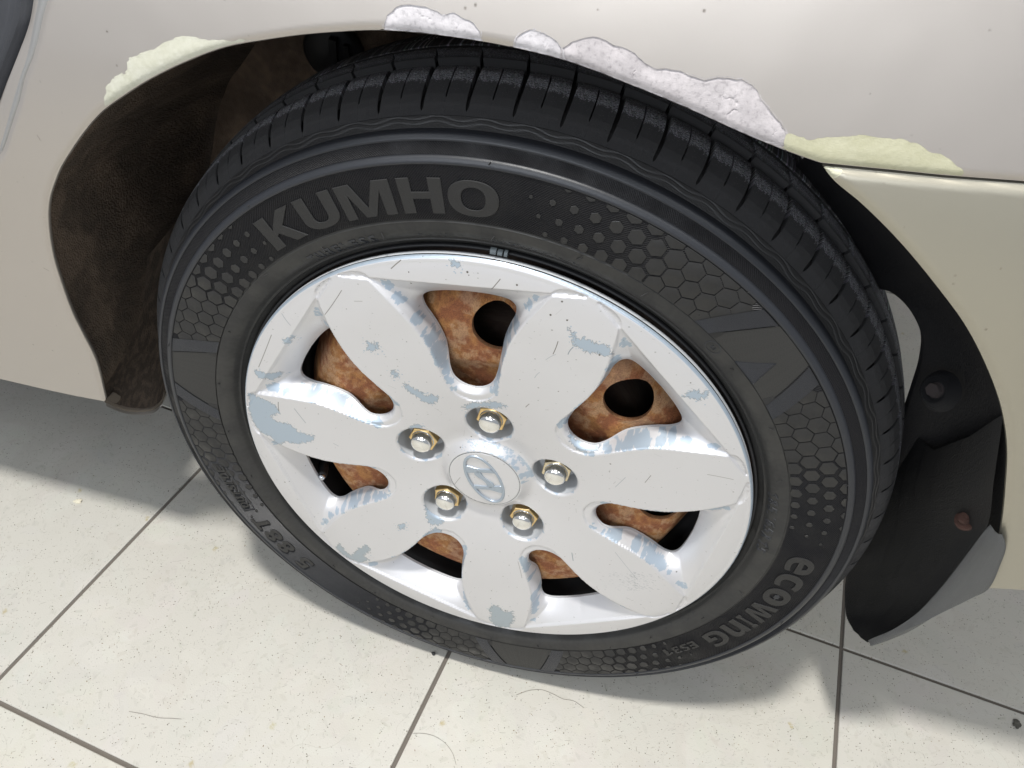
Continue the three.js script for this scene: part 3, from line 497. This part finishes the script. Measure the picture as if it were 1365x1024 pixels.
  const stem = [[0.0095, 0.0115], [0.0135, 0.0108], [0.0165, 0.0095], [0.0118, 0.0], [0.0085, -0.0118], [0.0055, -0.0125], [0.0072, -0.004], [0.0085, 0.004]];
  const cross = [[0.0085, 0.0048], [0.0095, 0.0008], [0.002, -0.0008], [-0.006, -0.0056], [-0.0085, -0.0048], [-0.0095, -0.0008], [-0.002, 0.0008], [0.006, 0.0056]];
  part('emblem_letter', mergeGeometries([bar(stem), bar(stem.map(([x, y]) => [-x, -y])), bar(cross)]), mm, em);
}

// --- bodywork
const bodyZ = (x, y) => { const h = y - AXLE; return 0.1165 - 0.25 * pow(max(0, 0.3 - h), 1.5) - 0.66 * pow(max(0, h - 0.20), 2); };
const onBody = (px, py) => { let z = 0.1, p; for (let i = 0; i < 14; i++) { p = onZ(px, py, z); z = lerp(z, bodyZ(p[0], p[1]), 0.8); } return [p[0], p[1], bodyZ(p[0], p[1])]; };
const bodyPoly = (s) => pairs(s).map(([x, y]) => onBody(x, y).slice(0, 2));
const ARCH = '140,537 125,480 110,450 95,420 80,380 68,340 62,290 64,265 70,245 78,225 90,205 110,176 133,150 166,126 200,105 250,81 300,63 350,54 400,47 450,43 500,41 560,45 640,56 700,68 760,84 850,118 920,147 1000,183 1060,207 1095,219';
const FRONT = '0,205 7,189 18,154 24,136 31,105 42,77 49,53 55,24 62,0';
const archPts = spline(bodyPoly(ARCH), 160).map((v) => [v.x, v.y]);
const fl = bodyPoly(FRONT), seam = bodyPoly('1095,219 1180,227.5 1260,235.5 1365,243.5');
const far = (p, q, l) => { const d = hypot(q[0] - p[0], q[1] - p[1]); return [q[0] + (q[0] - p[0]) / d * l, q[1] + (q[1] - p[1]) / d * l]; };
const sillPts = bodyPoly('0,507 60,521 100,529.5 140,537');
const seamEnd = far(seam[2], seam[3], 0.28), frontTop = far(fl[7], fl[8], 0.22);
const frontBottom = spline([[...fl[1]], [...fl[0]], [fl[0][0] - 0.04, fl[0][1] - 0.035], [fl[0][0] - 0.09, fl[0][1] - 0.10], [sillPts[0][0] - 0.5, sillPts[0][1] + 0.12], [sillPts[0][0] - 0.6, sillPts[0][1] + 0.05], [sillPts[0][0] - 0.6, sillPts[0][1]]], 40).map((v) => [v.x, v.y]).slice(1);
const quarterPoly = [...archPts, ...seam.slice(1), seamEnd, [seamEnd[0], frontTop[1]], frontTop, ...fl.slice(1).reverse(), ...frontBottom, ...sillPts.slice(0, -1)];
const FILL = {
  a: '512,39 512,33 516,20 527,8 546,6 568,10 583,14 592,21 603,16 616,23 632,31 640,44 641,55.5 600,50 560,46', b: '684,63 685,56 693,46 709,39 724,43 736,49 744,58 750,68 752,82 720,73',
  c: '746,79 750,65 762,54 778,52 792,48 812,57 830,64 847,72 860,84 872,90 892,92 912,97 926,104 942,107 960,104 977,105 990,107 1002,112 1010,121 1014,132 1024,142 1032,155 1042,166 1049,176 1046,200 1000,183 920,147 850,118 800,99',
};
const PUTTY = { a: '138,146 139,132 140,119 152,103 169,94 170,77 198,68 220,56 248,47 277,53 310,54 340,53 338,57 300,63.5 250,81.5 200,105.5 166,126.5', b: '1044,202 1049,177 1079,186 1120,181 1150,180 1200,185 1225,190 1240,203 1262,210 1275,222 1286,231 1286,237 1180,227.5 1095,219 1060,207' };
const rough = (p, amp) => { const o = []; p.forEach((a, i) => { const b = p[(i + 1) % p.length], n = max(1, Math.round(hypot(a[0] - b[0], a[1] - b[1]) / 0.0016)); for (let k = 0; k < n; k++) { const t = k / n, x = lerp(a[0], b[0], t), y = lerp(a[1], b[1], t); o.push([x + amp * fbm(x * 130, y * 130, 4), y + amp * fbm(x * 130 + 9, y * 130 + 4, 4)]); } }); return o; };
const fillS = Object.values(FILL).map((s) => sdf(rough(bodyPoly(s), 0.0010))), puttyS = Object.values(PUTTY).map((s) => sdf(rough(bodyPoly(s), 0.0014)));
const fillBox = Object.values(FILL).map((s) => { const p = bodyPoly(s); return [min(...p.map((q) => q[0])) - 0.006, max(...p.map((q) => q[0])) + 0.006, min(...p.map((q) => q[1])) - 0.006, max(...p.map((q) => q[1])) + 0.006]; });
const fillAt = (x, y) => { let d = -1; fillS.forEach((f, i) => { const b = fillBox[i]; if (x > b[0] && x < b[1] && y > b[2] && y < b[3]) d = max(d, f(x, y)); }); return d; };
const qS = sdf(quarterPoly);
const flake = noiseTex(512, () => { const k = 128 + 90 * (rnd() - 0.5), l = 128 + 90 * (rnd() - 0.5); return [k, l, 235]; });
let fillMap;
const marks = tex(canvas(1024, 1024, (g, w) => {   // specks, scratches and dirt in the old paint
  g.fillStyle = '#ffffff'; g.fillRect(0, 0, w, w);
  for (let i = 0; i < 260; i++) { g.fillStyle = `rgba(70,62,52,${0.25 + 0.5 * rnd()})`; const q = 0.35 + 0.75 * pow(rnd(), 3); g.beginPath(); g.arc(rnd() * w, rnd() * w, q, 0, 7); g.fill(); }
  for (let i = 0; i < 60; i++) { const x = rnd() * w, y = rnd() * w, a = rnd() * 3, l = 3 + 9 * rnd() * rnd(); g.strokeStyle = `rgba(${rnd() < 0.5 ? '255,255,255' : '120,110,96'},${0.2 + 0.4 * rnd()})`; g.lineWidth = 0.7; g.beginPath(); g.moveTo(x, y); g.lineTo(x + l * cos(a), y + l * sin(a)); g.stroke(); }
}), true);
const paint = (c) => M({ color: c, map: scaled(marks, 1.6), metalness: 0.70, roughness: 0.43, normalMap: scaled(flake, 9), normalScale: new THREE.Vector2(0.05, 0.05), clearcoat: 0.45, clearcoatRoughness: 0.22 });
const quarterPaint = paint([0.468, 0.428, 0.388]), bumperPaint = paint([0.385, 0.358, 0.288]);
{
  const quarterZ = (x, y) => { const d = qS(x, y), e = clamp(d / 0.004); return bodyZ(x, y) - 0.0016 * (1 - e) ** 2 + 0.00018 * fbm(x * 14, y * 14, 2); };
  part('quarter_panel', sheet({ x0: -1.06, x1: 0.62, y0: 0.22, y1: frontTop[1] + 0.0, step: 0.002, z: quarterZ, keep: (x, y) => min(qS(x, y), -fillAt(x, y)) }), quarterPaint, car);
  fillMap = noiseTex(512, (u, v, t) => { const a = t(u, v, 6, 5), b = t(u + 2, v, 26, 3), k = 224 + 22 * a + 12 * b, dk = b < -0.36 ? 14 : 0; return [k - 2 - dk, k - 4 - dk, k - 1 - dk]; }, true);
  const fillMats = [[0.70, 0.682, 0.675], [0.69, 0.672, 0.665], [0.60, 0.568, 0.555]].map((color) => M({ map: scaled(fillMap, 9), color, roughness: 0.7, bumpMap: scaled(bumpSmall, 14), bumpScale: 0.0003 }));
  Object.values(FILL).forEach((s, i) => {
    const [x0, x1, y0, y1] = fillBox[i], f = fillS[i];
    const zz = (x, y) => { const d = f(x, y); return bodyZ(x, y) - 0.00035 * sm(-0.0001, 0.0005, d) * (1 - sm(0.001, 0.006, d)) - 0.0003 * Math.exp(-(((d - 0.0005) / 0.0006) ** 2)) * sm(-0.1, 0.15, noise(x * 40, y * 40 + 5)) + 0.0003 * sm(0.003, 0.015, d) * (0.4 + 0.8 * fbm(x * 40, y * 40, 3)) - 0.0005 * Math.exp(-((fbm(x * 45 + 7, y * 45, 3) / 0.03) ** 2)) * sm(0.002, 0.006, d) * sm(0.1, 0.3, noise(x * 25, y * 25)) + 0.00008 * fbm(x * 300, y * 300, 3) - 0.0016 * (1 - clamp(qS(x, y) / 0.004)) ** 2; };
    tag(part('filler_patch', sheet({ x0, x1, y0, y1, step: 0.0006, z: zz, keep: (x, y) => min(f(x, y) + 0.0006, qS(x, y)) }), fillMats[i], car), ['white filler patch with a cracked edge over the top of the wheel', 'small white filler patch with a cracked edge', 'long grey white filler patch running down the rear of the arch'][i]);
  });
  const puttyTex = noiseTex(512, (u, v, t) => { const a = t(u, v, 5, 4), b = t(u + 2, v, 30, 3); return [216 + 12 * a + 8 * b, 215 + 12 * a + 8 * b, 203 + 16 * a + 10 * b]; }, true);
  const putties = [[0.74, 0.735, 0.685], [0.62, 0.605, 0.475], [0.72, 0.71, 0.60]].map((color) => M({ map: scaled(puttyTex, 8), color, roughness: 0.6, bumpMap: scaled(bumpSmall, 12), bumpScale: 0.00025 })), puttyMat = putties[2];
  Object.values(PUTTY).forEach((s, i) => {
    const p = bodyPoly(s), f = puttyS[i], B = [min(...p.map((q) => q[0])), max(...p.map((q) => q[0])), min(...p.map((q) => q[1])), max(...p.map((q) => q[1]))];
    const zz = (x, y) => bodyZ(x, y) + 0.0001 + 0.0004 * sm(0, 0.009, f(x, y)) * (0.8 + 0.35 * fbm(x * 40, y * 40, 2)) + 0.00008 * fbm(x * 200, y * 200, 3) - 0.0016 * (1 - clamp(qS(x, y) / 0.004)) ** 2;
    tag(part('putty_patch', sheet({ x0: B[0] - 0.004, x1: B[1] + 0.004, y0: B[2] - 0.004, y1: B[3] + 0.004, step: 0.0013, z: zz, keep: (x, y) => min(f(x, y), qS(x, y) - 0.0004, 0.004 - fillAt(x, y) * 3) }), putties[i], car), ['cream putty patch on the front of the arch', 'yellowish putty patch over the bumper seam'][i]);
  });
  // folded lip of the arch and sill
  const lipLine = archPts.map(([x, y]) => [x, y, bodyZ(x, y) - 0.0016]);
  const cen = [0, AXLE + 0.01];
  const lipRow = (dz, dr) => lipLine.map(([x, y, z]) => { const l = hypot(x - cen[0], y - cen[1]); return [x + (x - cen[0]) / l * dr, y + (y - cen[1]) / l * dr, z - dz]; });
  part('arch_lip', loft([lipRow(0, 0), lipRow(0.0012, -0.0006), lipRow(0.003, 0.0003), lipRow(0.0055, 0.0028)]), quarterPaint, car);
  const edge2 = [...frontBottom.slice().reverse(), ...fl.slice(1), frontTop].map(([x, y]) => [x, y, bodyZ(x, y) - 0.0016]);
  const inward = (dz, dx) => edge2.map(([x, y, z]) => [x - dx, y - dx * 0.25, z - dz]);
  part('panel_edge', loft([inward(0, 0), inward(0.002, 0.002), inward(0.004, 0.0022), inward(0.012, 0.001)]), quarterPaint, car);
  const sill = [[sillPts[0][0] - 0.6, sillPts[0][1]], ...sillPts].map(([x, y]) => [x, y, bodyZ(x, y) - 0.0016]);
  const under = (dz, dy) => sill.map(([x, y, z]) => [x, y - dy, z - dz]);
  part('sill_underside', loft([under(0, 0), under(0.004, 0.0016), under(0.012, 0.002), under(0.06, -0.002)]), quarterPaint, car);
  // bumper
  const BL = '1097,224 1112,243 1150,275 1200,325 1250,385 1290,440 1320,500 1337,550 1344,600 1342,650 1337,700 1330,740 1313,787';
  const bl = spline(bodyPoly(BL), 90).map((v) => [v.x, v.y]), bt = bodyPoly('1097,224 1180,232 1260,240 1365,248'), bb = bodyPoly('1313,787 1365,790');
  const bPoly = [...bl, bb[1], [seamEnd[0], bb[1][1] + 0.03], [seamEnd[0], far(bt[2], bt[3], 0.28)[1]], ...bt.slice(1).reverse()], bS = sdf(bPoly);
  const bZ = (x, y) => bodyZ(x, y) - 0.0024 * (1 - clamp(bS(x, y) / 0.005)) ** 2;
  part('rear_bumper', sheet({ x0: 0.12, x1: 0.62, y0: 0.26, y1: 0.64, step: 0.002, z: bZ, keep: bS }), bumperPaint, car);
  const bLip = (dz, dx) => bl.map(([x, y]) => [x + dx, y + dx * 0.2, bodyZ(x, y) - 0.0024 - dz]);
  part('bumper_lip', loft([bLip(0, 0), bLip(0.0016, -0.0004), bLip(0.004, 0.0004), bLip(0.012, 0.002)]), bumperPaint, car);
  const bTop = (dz, dy) => [...bt, far(bt[2], bt[3], 0.28)].map(([x, y]) => [x, y + dy, bodyZ(x, y) - 0.0024 - dz]);
  part('bumper_top_edge', loft([bTop(0, 0), bTop(0.0015, 0.0006), bTop(0.004, 0.0007), bTop(0.025, 0.0002)]), bumperPaint, car);
  const sTop = (dz, dy) => [...seam, seamEnd].map(([x, y]) => [x, y - dy, bodyZ(x, y) - 0.0016 - dz]);
  part('seam_flange', loft([sTop(0, 0), sTop(0.004, 0.0004), sTop(0.03, 0.0004)]), M({ color: [0.05, 0.045, 0.04], roughness: 0.8 }), car);
  const tipF = sdf(rough(bodyPoly('1097,225 1126,227 1120,236 1109,243'), 0.002));
  tag(part('putty_patch', sheet({ x0: 0.14, x1: 0.22, y0: 0.56, y1: 0.62, step: 0.0012, z: (x, y) => bZ(x, y) + 0.0007 * sm(0, 0.003, tipF(x, y)), keep: (x, y) => min(tipF(x, y), bS(x, y)) }), puttyMat, car), 'small cream putty patch on the bumper tip');
}
// wheel arch liner, dark and dusty; open towards the rear beneath
{
  const dirt = noiseTex(512, (u, v, t) => { const a = t(u, v, 4, 5), b = t(u, v + 2, 20, 4), k = 0.92 + 0.36 * sm(-0.3, 0.5, a) + 0.16 * b; return [48 * k, 43 * k, 38 * k]; }, true);
  const liner = M({ map: scaled(dirt, 3.2), color: [2.9, 2.6, 2.35], roughness: 0.9, bumpMap: scaled(bumpSmall, 6), bumpScale: 0.003 });
  const wellMat = M({ map: scaled(dirt, 4), color: [5.0, 4.4, 3.9], roughness: 0.95, bumpMap: scaled(bumpSmall, 8), bumpScale: 0.002 });
  const specks = tex(canvas(512, 512, (g, w) => { g.fillStyle = '#8a8a8a'; g.fillRect(0, 0, w, w); for (let i = 0; i < 500; i++) { g.fillStyle = `rgba(255,255,255,${0.15 + 0.5 * rnd()})`; const q = 0.6 + 1.1 * rnd() * rnd(); g.beginPath(); g.arc(rnd() * w, rnd() * w, q, 0, 7); g.fill(); } for (let i = 0; i < 60; i++) { const x = rnd() * w, y = rnd() * w; g.strokeStyle = `rgba(255,255,255,${0.2 + 0.4 * rnd()})`; g.lineWidth = 1; g.beginPath(); g.moveTo(x, y); g.lineTo(x + 30 * (rnd() - 0.5), y + 18 * (rnd() - 0.5)); g.stroke(); } }), true);
  const blackLiner = M({ color: [0.007, 0.007, 0.0085], roughness: 0.5, specularIntensity: 0.6, bumpMap: scaled(bumpSmall, 9), bumpScale: 0.0008 });
  const lipAt = archPts.map(([x, y]) => [x, y - AXLE, bodyZ(x, y) - 0.0045]).map(([x, y, z]) => [hypot(x, y), atan2(y, x), z]).map(([r, a, z]) => [r, a < -1.6 ? a + 2 * PI : a, z]);
  const row = (dz, dr) => lipAt.map(([r, a, z], i) => { const R = max(r + dr, dz > 0.05 ? 0.352 : 0); return [R * cos(a), AXLE + R * sin(a) + 0.004 * noise(i * 0.06, dz * 30), z - dz]; });
  part('arch_liner', loft([row(0, 0.0015), row(0.004, 0.005), row(0.03, 0.008), row(0.05, 0.009), row(0.09, 0.012), row(0.13, 0.012), row(0.19, 0.008), row(0.23, -0.01)], false, (i, j) => [i * 0.006, j * 0.03]), liner, car);
  const back = lipAt.map(([r, a]) => [max(r, 0.352), a]), shp = new THREE.Shape([...back.map(([r, a]) => new THREE.Vector2(r * cos(a), r * sin(a))), new THREE.Vector2(0.2, 0.12), new THREE.Vector2(-0.1, -0.05)]);
  const bw = new THREE.ShapeGeometry(shp, 4); bw.translate(0, AXLE, -0.112); part('inner_wall', bw, wellMat, car);
  // black plastic strip along the rear of the arch
  const lipA = spline(bodyPoly('1095,221 1150,277 1200,327 1250,387 1290,442 1320,502 1337,552 1343,602 1340,652 1335,702 1327,742'), 60).map((v) => new THREE.Vector3(v.x + 0.002, v.y, bodyZ(v.x, v.y) - 0.008));
  const inA = spline([[1050, 230, -0.03], [1090, 285, -0.03], [1130, 345, -0.02], [1160, 380, 0.0], [1190, 391, 0.018], [1212, 412, 0.028], [1229, 448, 0.034], [1228, 482, 0.034], [1216, 524, 0.03], [1202, 566, 0.02], [1186, 620, 0.01], [1172, 690, 0.005]].map(([x, y, z]) => onZ(x, y, z)), 60);
  const mix = (t, dz) => lipA.map((p, i) => { const q = p.clone().lerp(inA[i], t); q.z += dz; return q; });
  part('rear_liner', loft([mix(-0.03, 0.002), mix(0, -0.002), mix(0.12, -0.012), mix(0.4, -0.014), mix(0.7, -0.008), mix(0.96, -0.001), inA, mix(1.01, -0.006)]), blackLiner, car);
  // plug in the arch roof, fastener in the front liner, bolts in the rear liner
  const plugAt = onZ(446, 68, -0.108);
  const plug = new THREE.LatheGeometry([[0, 0.010], [0.010, 0.010], [0.018, 0.007], [0.022, 0.0065], [0.0245, 0.004], [0.025, 0]].map((p) => new THREE.Vector2(...p)), 40);
  const pm = part('rubber_plug', mergeGeometries([plug.toNonIndexed(), new THREE.BoxGeometry(0.006, 0.008, 0.034).translate(0.003, 0.0095, 0).toNonIndexed(), new THREE.BoxGeometry(0.004, 0.006, 0.026).translate(0.013, 0.008, 0).toNonIndexed()]), M({ color: [0.012, 0.012, 0.013], roughness: 0.5 }), car);
  pm.position.set(...plugAt); pm.quaternion.setFromUnitVectors(new THREE.Vector3(0, 1, 0), new THREE.Vector3(0.1, -0.2, 1).normalize());
  const boltGeo = () => mergeGeometries([new THREE.CylinderGeometry(0.0042, 0.0044, 0.005, 6).translate(0, 0.004, 0), new THREE.CylinderGeometry(0.0075, 0.008, 0.002, 24).translate(0, 0.001, 0)]);
  const boltRust = M({ color: [0.115, 0.055, 0.04], bumpMap: scaled(rubberBump, 60), bumpScale: 0.0012, roughness: 0.8 });
  const put = (name, g, m, p, dir) => { const o = part(name, g, m, car); o.position.set(...p); o.quaternion.setFromUnitVectors(new THREE.Vector3(0, 1, 0), new THREE.Vector3(...dir).normalize()); return o; };
  const near = (px, py, dz) => { const e = onBody(px, py); return onZ(px, py, e[2] - dz); };
  put('fastener', mergeGeometries([new THREE.TorusGeometry(0.009, 0.003, 10, 28).rotateX(PI / 2), new THREE.CylinderGeometry(0.005, 0.006, 0.005, 18)]), M({ color: [0.012, 0.011, 0.011], roughness: 0.45 }), near(121, 405, 0.045), [0.9, 0.1, 0.35]);
  const bossP = onZ(1250, 521, 0.066);
  put('liner_boss', new THREE.LatheGeometry([[0.004, 0.001], [0.006, 0.003], [0.008, 0.0035], [0.0105, 0.0015], [0.013, -0.003]].map((p) => new THREE.Vector2(...p)), 32), blackLiner, bossP, [-0.75, 0.35, 0.5]);
  put('bolt', boltGeo(), M({ color: [0.05, 0.038, 0.038], roughness: 0.8, bumpMap: scaled(rubberBump, 60), bumpScale: 0.0012 }), bossP, [-0.75, 0.35, 0.5]);
  // mud flap: cupped plate facing the tyre with a turned outer edge
  const F = (px, py, z) => onZ(px, py, z);
  const flapMat = M({ map: specks, color: [0.016, 0.0165, 0.020], roughness: 0.3, specularIntensity: 0.8, bumpMap: scaled(bumpSmall, 12), bumpScale: 0.0006 });
  const R0 = spline([F(1338, 552, 0.094), F(1325, 640, 0.090), F(1316, 702, 0.087), F(1284, 753, 0.083), F(1252, 793, 0.080), F(1221, 824, 0.077), F(1190, 844, 0.075), F(1159, 856, 0.068)], 40);          // ridge
  const R1 = spline([F(1245, 600, 0.045), F(1232, 660, 0.042), F(1240, 700, 0.05), F(1228, 735, 0.05), F(1210, 768, 0.048), F(1192, 800, 0.046), F(1170, 826, 0.045), F(1147, 850, 0.054)], 40);   // hollow
  const R2 = spline([F(1190, 560, 0.0), F(1170, 640, -0.002), F(1150, 700, -0.004), F(1135, 740, -0.004), F(1128, 770, -0.002), F(1126, 790, 0.004), F(1128, 820, 0.02), F(1138, 841, 0.042)], 40); // inner edge
  const mid = (a, b, t, dz = 0, dx = 0) => a.map((p, i) => { const q = p.clone().lerp(b[i], t); q.z += dz; q.x += dx; return q; });
  part('mud_flap', loft([R0, mid(R0, R1, 0.12, 0.0006), mid(R0, R1, 0.5, 0.002, 0.002), R1, mid(R1, R2, 0.5, 0, 0.001), mid(R1, R2, 0.95), R2]), flapMat, car);
  const B0 = spline([F(1323, 703, 0.0885), F(1315, 712, 0.0885), F(1284, 753, 0.0845), F(1252, 793, 0.081), F(1221, 824, 0.078), F(1190, 844, 0.076), F(1168, 853, 0.071), F(1159, 857, 0.0685)], 40);
  const B1 = spline([F(1336, 712, 0.092), F(1341, 728, 0.092), F(1334, 752, 0.089), F(1316, 787, 0.086), F(1296, 797, 0.085), F(1262, 812, 0.083), F(1212, 842, 0.077), F(1164, 858.5, 0.069)], 40);
  part('mud_flap_edge', loft([mid(B0, B0, 0, -0.002, -0.001), B0, mid(B0, B1, 0.18, 0.0022), mid(B0, B1, 0.5, 0.0026), mid(B0, B1, 0.85, 0.0012), B1, mid(B1, B1, 0, -0.003, 0.0)]), M({ color: [0.078, 0.080, 0.080], roughness: 0.36, bumpMap: scaled(bumpSmall, 12), bumpScale: 0.0004 }), car);
  put('bolt', boltGeo().scale(0.85, 1.3, 0.85), boltRust, F(1287, 695, 0.072), [-0.55, 0.75, 0.35]);
  const scr = []; for (let i = 0; i < 26; i++) { const x = 1208 + 34 * rnd(), y = 742 + 36 * rnd(), a = F(x, y, 0.0515), b = F(x + 8 * (rnd() - 0.5), y + 10 * (rnd() - 0.5), 0.052); }
  const low = Array.from({ length: 31 }, (_, i) => { const t = i / 30; return new THREE.Vector3(lerp(-0.352, -0.30, t), lerp(0.27, 0.36, t), lerp(0.06, -0.11, t)); });
  // turned in end of the sill, rusty where the paint is gone
  const e0 = spline([onZ(140, 537, 0.068), onZ(158, 545, 0.056), onZ(178, 549, 0.044), onZ(203, 547, 0.03), onZ(214, 538, 0.02), onZ(219, 525, 0.015)], 30), up = (d, s) => e0.map((p, i) => new THREE.Vector3(p.x + d * 0.1, p.y + d * (0.8 + 0.25 * noise(i * 0.5, 2)), p.z - s));
  part('liner_front', loft([up(0.004, 0.002), low.map((p, i) => p.clone().lerp(up(0.004, 0.002)[i], 0.5).add(new THREE.Vector3(-0.012, 0.01, -0.01))), low.map((p) => p.clone().add(new THREE.Vector3(-0.02, 0.05, -0.01)))]), liner, car);
  tag(part('sill_end', loft([up(-0.0015, 0.002), up(0, 0), up(0.0028, -0.0005), up(0.0036, 0.001), up(0.0036, 0.012)]), M({ map: scaled(fillMap, 22), color: [0.30, 0.255, 0.195], roughness: 0.85, bumpMap: scaled(bumpSmall, 20), bumpScale: 0.001 }), car), 'rusty turned in end of the sill');
  const e1 = (d, s) => e0.map((p) => new THREE.Vector3(p.x, p.y + d, p.z - s)); part('sill_end_edge', loft([e1(-0.0035, -0.0004), e1(-0.0012, 0.0016), e1(-0.001, 0.006)]), quarterPaint, car);
}
// the rest of the body, which shades the floor beneath
{
  const inner = M({ color: [0.03, 0.03, 0.032], roughness: 0.9 }), slab = (x0, x1, y0, y1, z0, z1) => new THREE.BoxGeometry(x1 - x0, y1 - y0, z1 - z0).translate((x0 + x1) / 2, (y0 + y1) / 2, (z0 + z1) / 2);
  part('underbody', mergeGeometries([slab(-2.6, -1.02, 0.262, 0.75, 0.0505, 0.07), slab(-2.6, 0.26, 0.26, 0.30, -1.6, -0.125), slab(0.2602, 0.56, 0.50, 0.53, -1.6, -0.125), slab(-2.6, -0.395, 0.27, 0.30, -0.124, 0.05)]), inner, car);
  part('body_shell', mergeGeometries([slab(-2.6, 0.64, 0.76, 1.40, -1.6, 0.03), slab(-2.6, -0.5, 0.31, 0.758, -0.2, 0.045), slab(0.42, 0.64, 0.54, 0.758, -1.6, 0.04), slab(-0.498, 0.418, 0.66, 0.758, -0.6, 0.04)]), inner, car);
}
// rear door beside the panel: dark trim, cream jamb
{
  const D = (s, dz) => spline(pairs(s).map(([x, y]) => { const e = onBody(max(x, 0), y); return onZ(x, y, e[2] - dz); }), 40);
  const e1 = D('66,-60 61,0 55,24 49,53 42,77 31,105 24,136 18,154 7,189 0,206 -22,260', 0.004), e2 = D('57,-60 51,0 46,25 41,52 35,78 26,105 17,135 9,165 -2,200 -26,254', 0.009);
  const e3 = D('55,-60 48,0 44,24 38,44 30,66 21,88 12,112 1,144 -14,180', 0.012), b = D('52,-60 45,0 42,22 36,42 27,65 18,88 9,110 -3,142 -20,180', 0.020);
  part('door_edge', loft([e1.map((p) => new THREE.Vector3(p.x + 0.003, p.y, p.z - 0.003)), e1, e1.map((p, i) => p.clone().lerp(e2[i], 0.5).add(new THREE.Vector3(0, 0, 0.0012))), e2]), M({ color: [0.34, 0.335, 0.325], metalness: 0.5, roughness: 0.4 }), car);
  part('door_jamb', loft([e2, e3.map((p) => new THREE.Vector3(p.x, p.y, p.z + 0.002)), e3, b]), quarterPaint, car);
  const back = (dx, dz) => b.map((p) => new THREE.Vector3(p.x - dx, p.y - dx * 0.1, p.z + dz));
  part('door_trim', loft([back(-0.004, -0.006), back(0.001, -0.002), back(0.006, 0.003), back(0.012, 0.001), back(0.02, 0.004), back(0.06, 0.008), back(0.16, 0.012)]), M({ color: [0.05, 0.053, 0.062], roughness: 0.55, bumpMap: scaled(bumpSmall, 8), bumpScale: 0.0008 }), car);
}
// small things lying on the tiles
function bit(name, px, py, size, color, label, category, flat = 0.45) {
  const g = new THREE.IcosahedronGeometry(size, 2), p = g.attributes.position;
  for (let i = 0; i < p.count; i++) { const k = 1 + 0.45 * noise(p.getX(i) / size * 1.1 + px, p.getY(i) / size * 1.1 + p.getZ(i) / size); p.setXYZ(i, p.getX(i) * k, p.getY(i) * k * flat, p.getZ(i) * k * 0.8); }
  g.computeVertexNormals(); const o = part(name, g, M({ color, roughness: 0.9 }), scene), q = onFloor(px, py); o.position.set(q[0], size * flat * 0.8, q[2]); o.rotation.y = px; return tag(o, label, category);
}
bit('paint_chip', 104, 669, 0.0042, [0.62, 0.58, 0.46], 'cream paint chip on the lit tile left of the wheel', 'chip', 0.3);
bit('dirt_crumb', 1355, 966, 0.0045, [0.09, 0.085, 0.07], 'dark grey crumb on the tile at the lower right', 'crumb', 0.3);
bit('rubber_crumb', 578, 872, 0.0022, [0.03, 0.03, 0.03], 'black rubber crumb beside the grout joint under the tyre', 'crumb', 0.5);
function hair(s, label) { const c = new THREE.CatmullRomCurve3(pairs(s).map(([x, y]) => { const q = onFloor(x, y); return new THREE.Vector3(q[0], 0.0006, q[2]); })); const o = part('hair', new THREE.TubeGeometry(c, 40, 0.00015, 5), M({ color: [0.10, 0.08, 0.06], roughness: 0.6 }), scene); tag(o, label, 'hair'); }
hair('550,978 562,978 577,981 592,990 603,1004 608,1020', 'curved hair starting at the grout joint in front of the tyre');
hair('172,949 190,952 210,957 228,958 242,959', 'straight fine hair on the tile at the lower left');
hair('688,927 705,921 722,920 736,925 750,932 765,935 778,944', 'wavy hair beside the yellow stain in front of the tyre');

// ---------------------------------------------------------------- lamps overhead
LAMPS.forEach(([x, y, z, w, l, power, color, label], k) => {
  const root = group('ceiling_lamp', scene, [x, y, z]); tag(root, label, 'lamp');
  part('housing', new THREE.BoxGeometry(w + 0.03, 0.05, l + 0.03).translate(0, 0.03, 0), M({ color: [0.5, 0.5, 0.5], roughness: 0.5 }), root);
  const glow = new THREE.MeshStandardMaterial({ color: 0x000000, emissive: new THREE.Color().setRGB(...color), emissiveIntensity: k ? 6 : 14 });
  part('lamp_diffuser', new THREE.BoxGeometry(w, 0.006, l).translate(0, 0.001, 0), glow, root);
  const light = new THREE.RectAreaLight(new THREE.Color().setRGB(...color), power, w, l); light.position.set(0, -0.006, 0); root.add(light);
  light.name = 'lamp_light'; light.lookAt(x, 0, z);
});
{
  const root = group('added_fill_panel', scene, FILL_PANEL.at); tag(root, 'wide cool white fill panel, unseen, added in front of the wheel to light it', 'lamp');
  const [w, h] = FILL_PANEL.size, c = new THREE.Color().setRGB(...FILL_PANEL.color);
  part('housing', new THREE.BoxGeometry(w + 0.06, h + 0.06, 0.05).translate(0, 0, 0.03), M({ color: [0.5, 0.5, 0.5], roughness: 0.5 }), root);
  part('lamp_diffuser', new THREE.BoxGeometry(w, h, 0.006).translate(0, 0, 0.001), new THREE.MeshStandardMaterial({ color: 0x000000, emissive: c, emissiveIntensity: 2 }), root);
  const light = new THREE.RectAreaLight(c, FILL_PANEL.power, w, h); light.position.set(0, 0, -0.006); light.name = 'added_panel_light'; root.add(light); light.lookAt(FILL_PANEL.at[0], FILL_PANEL.at[1], 0);
}
scene.updateMatrixWorld(true);
renderer.render(scene, camera);
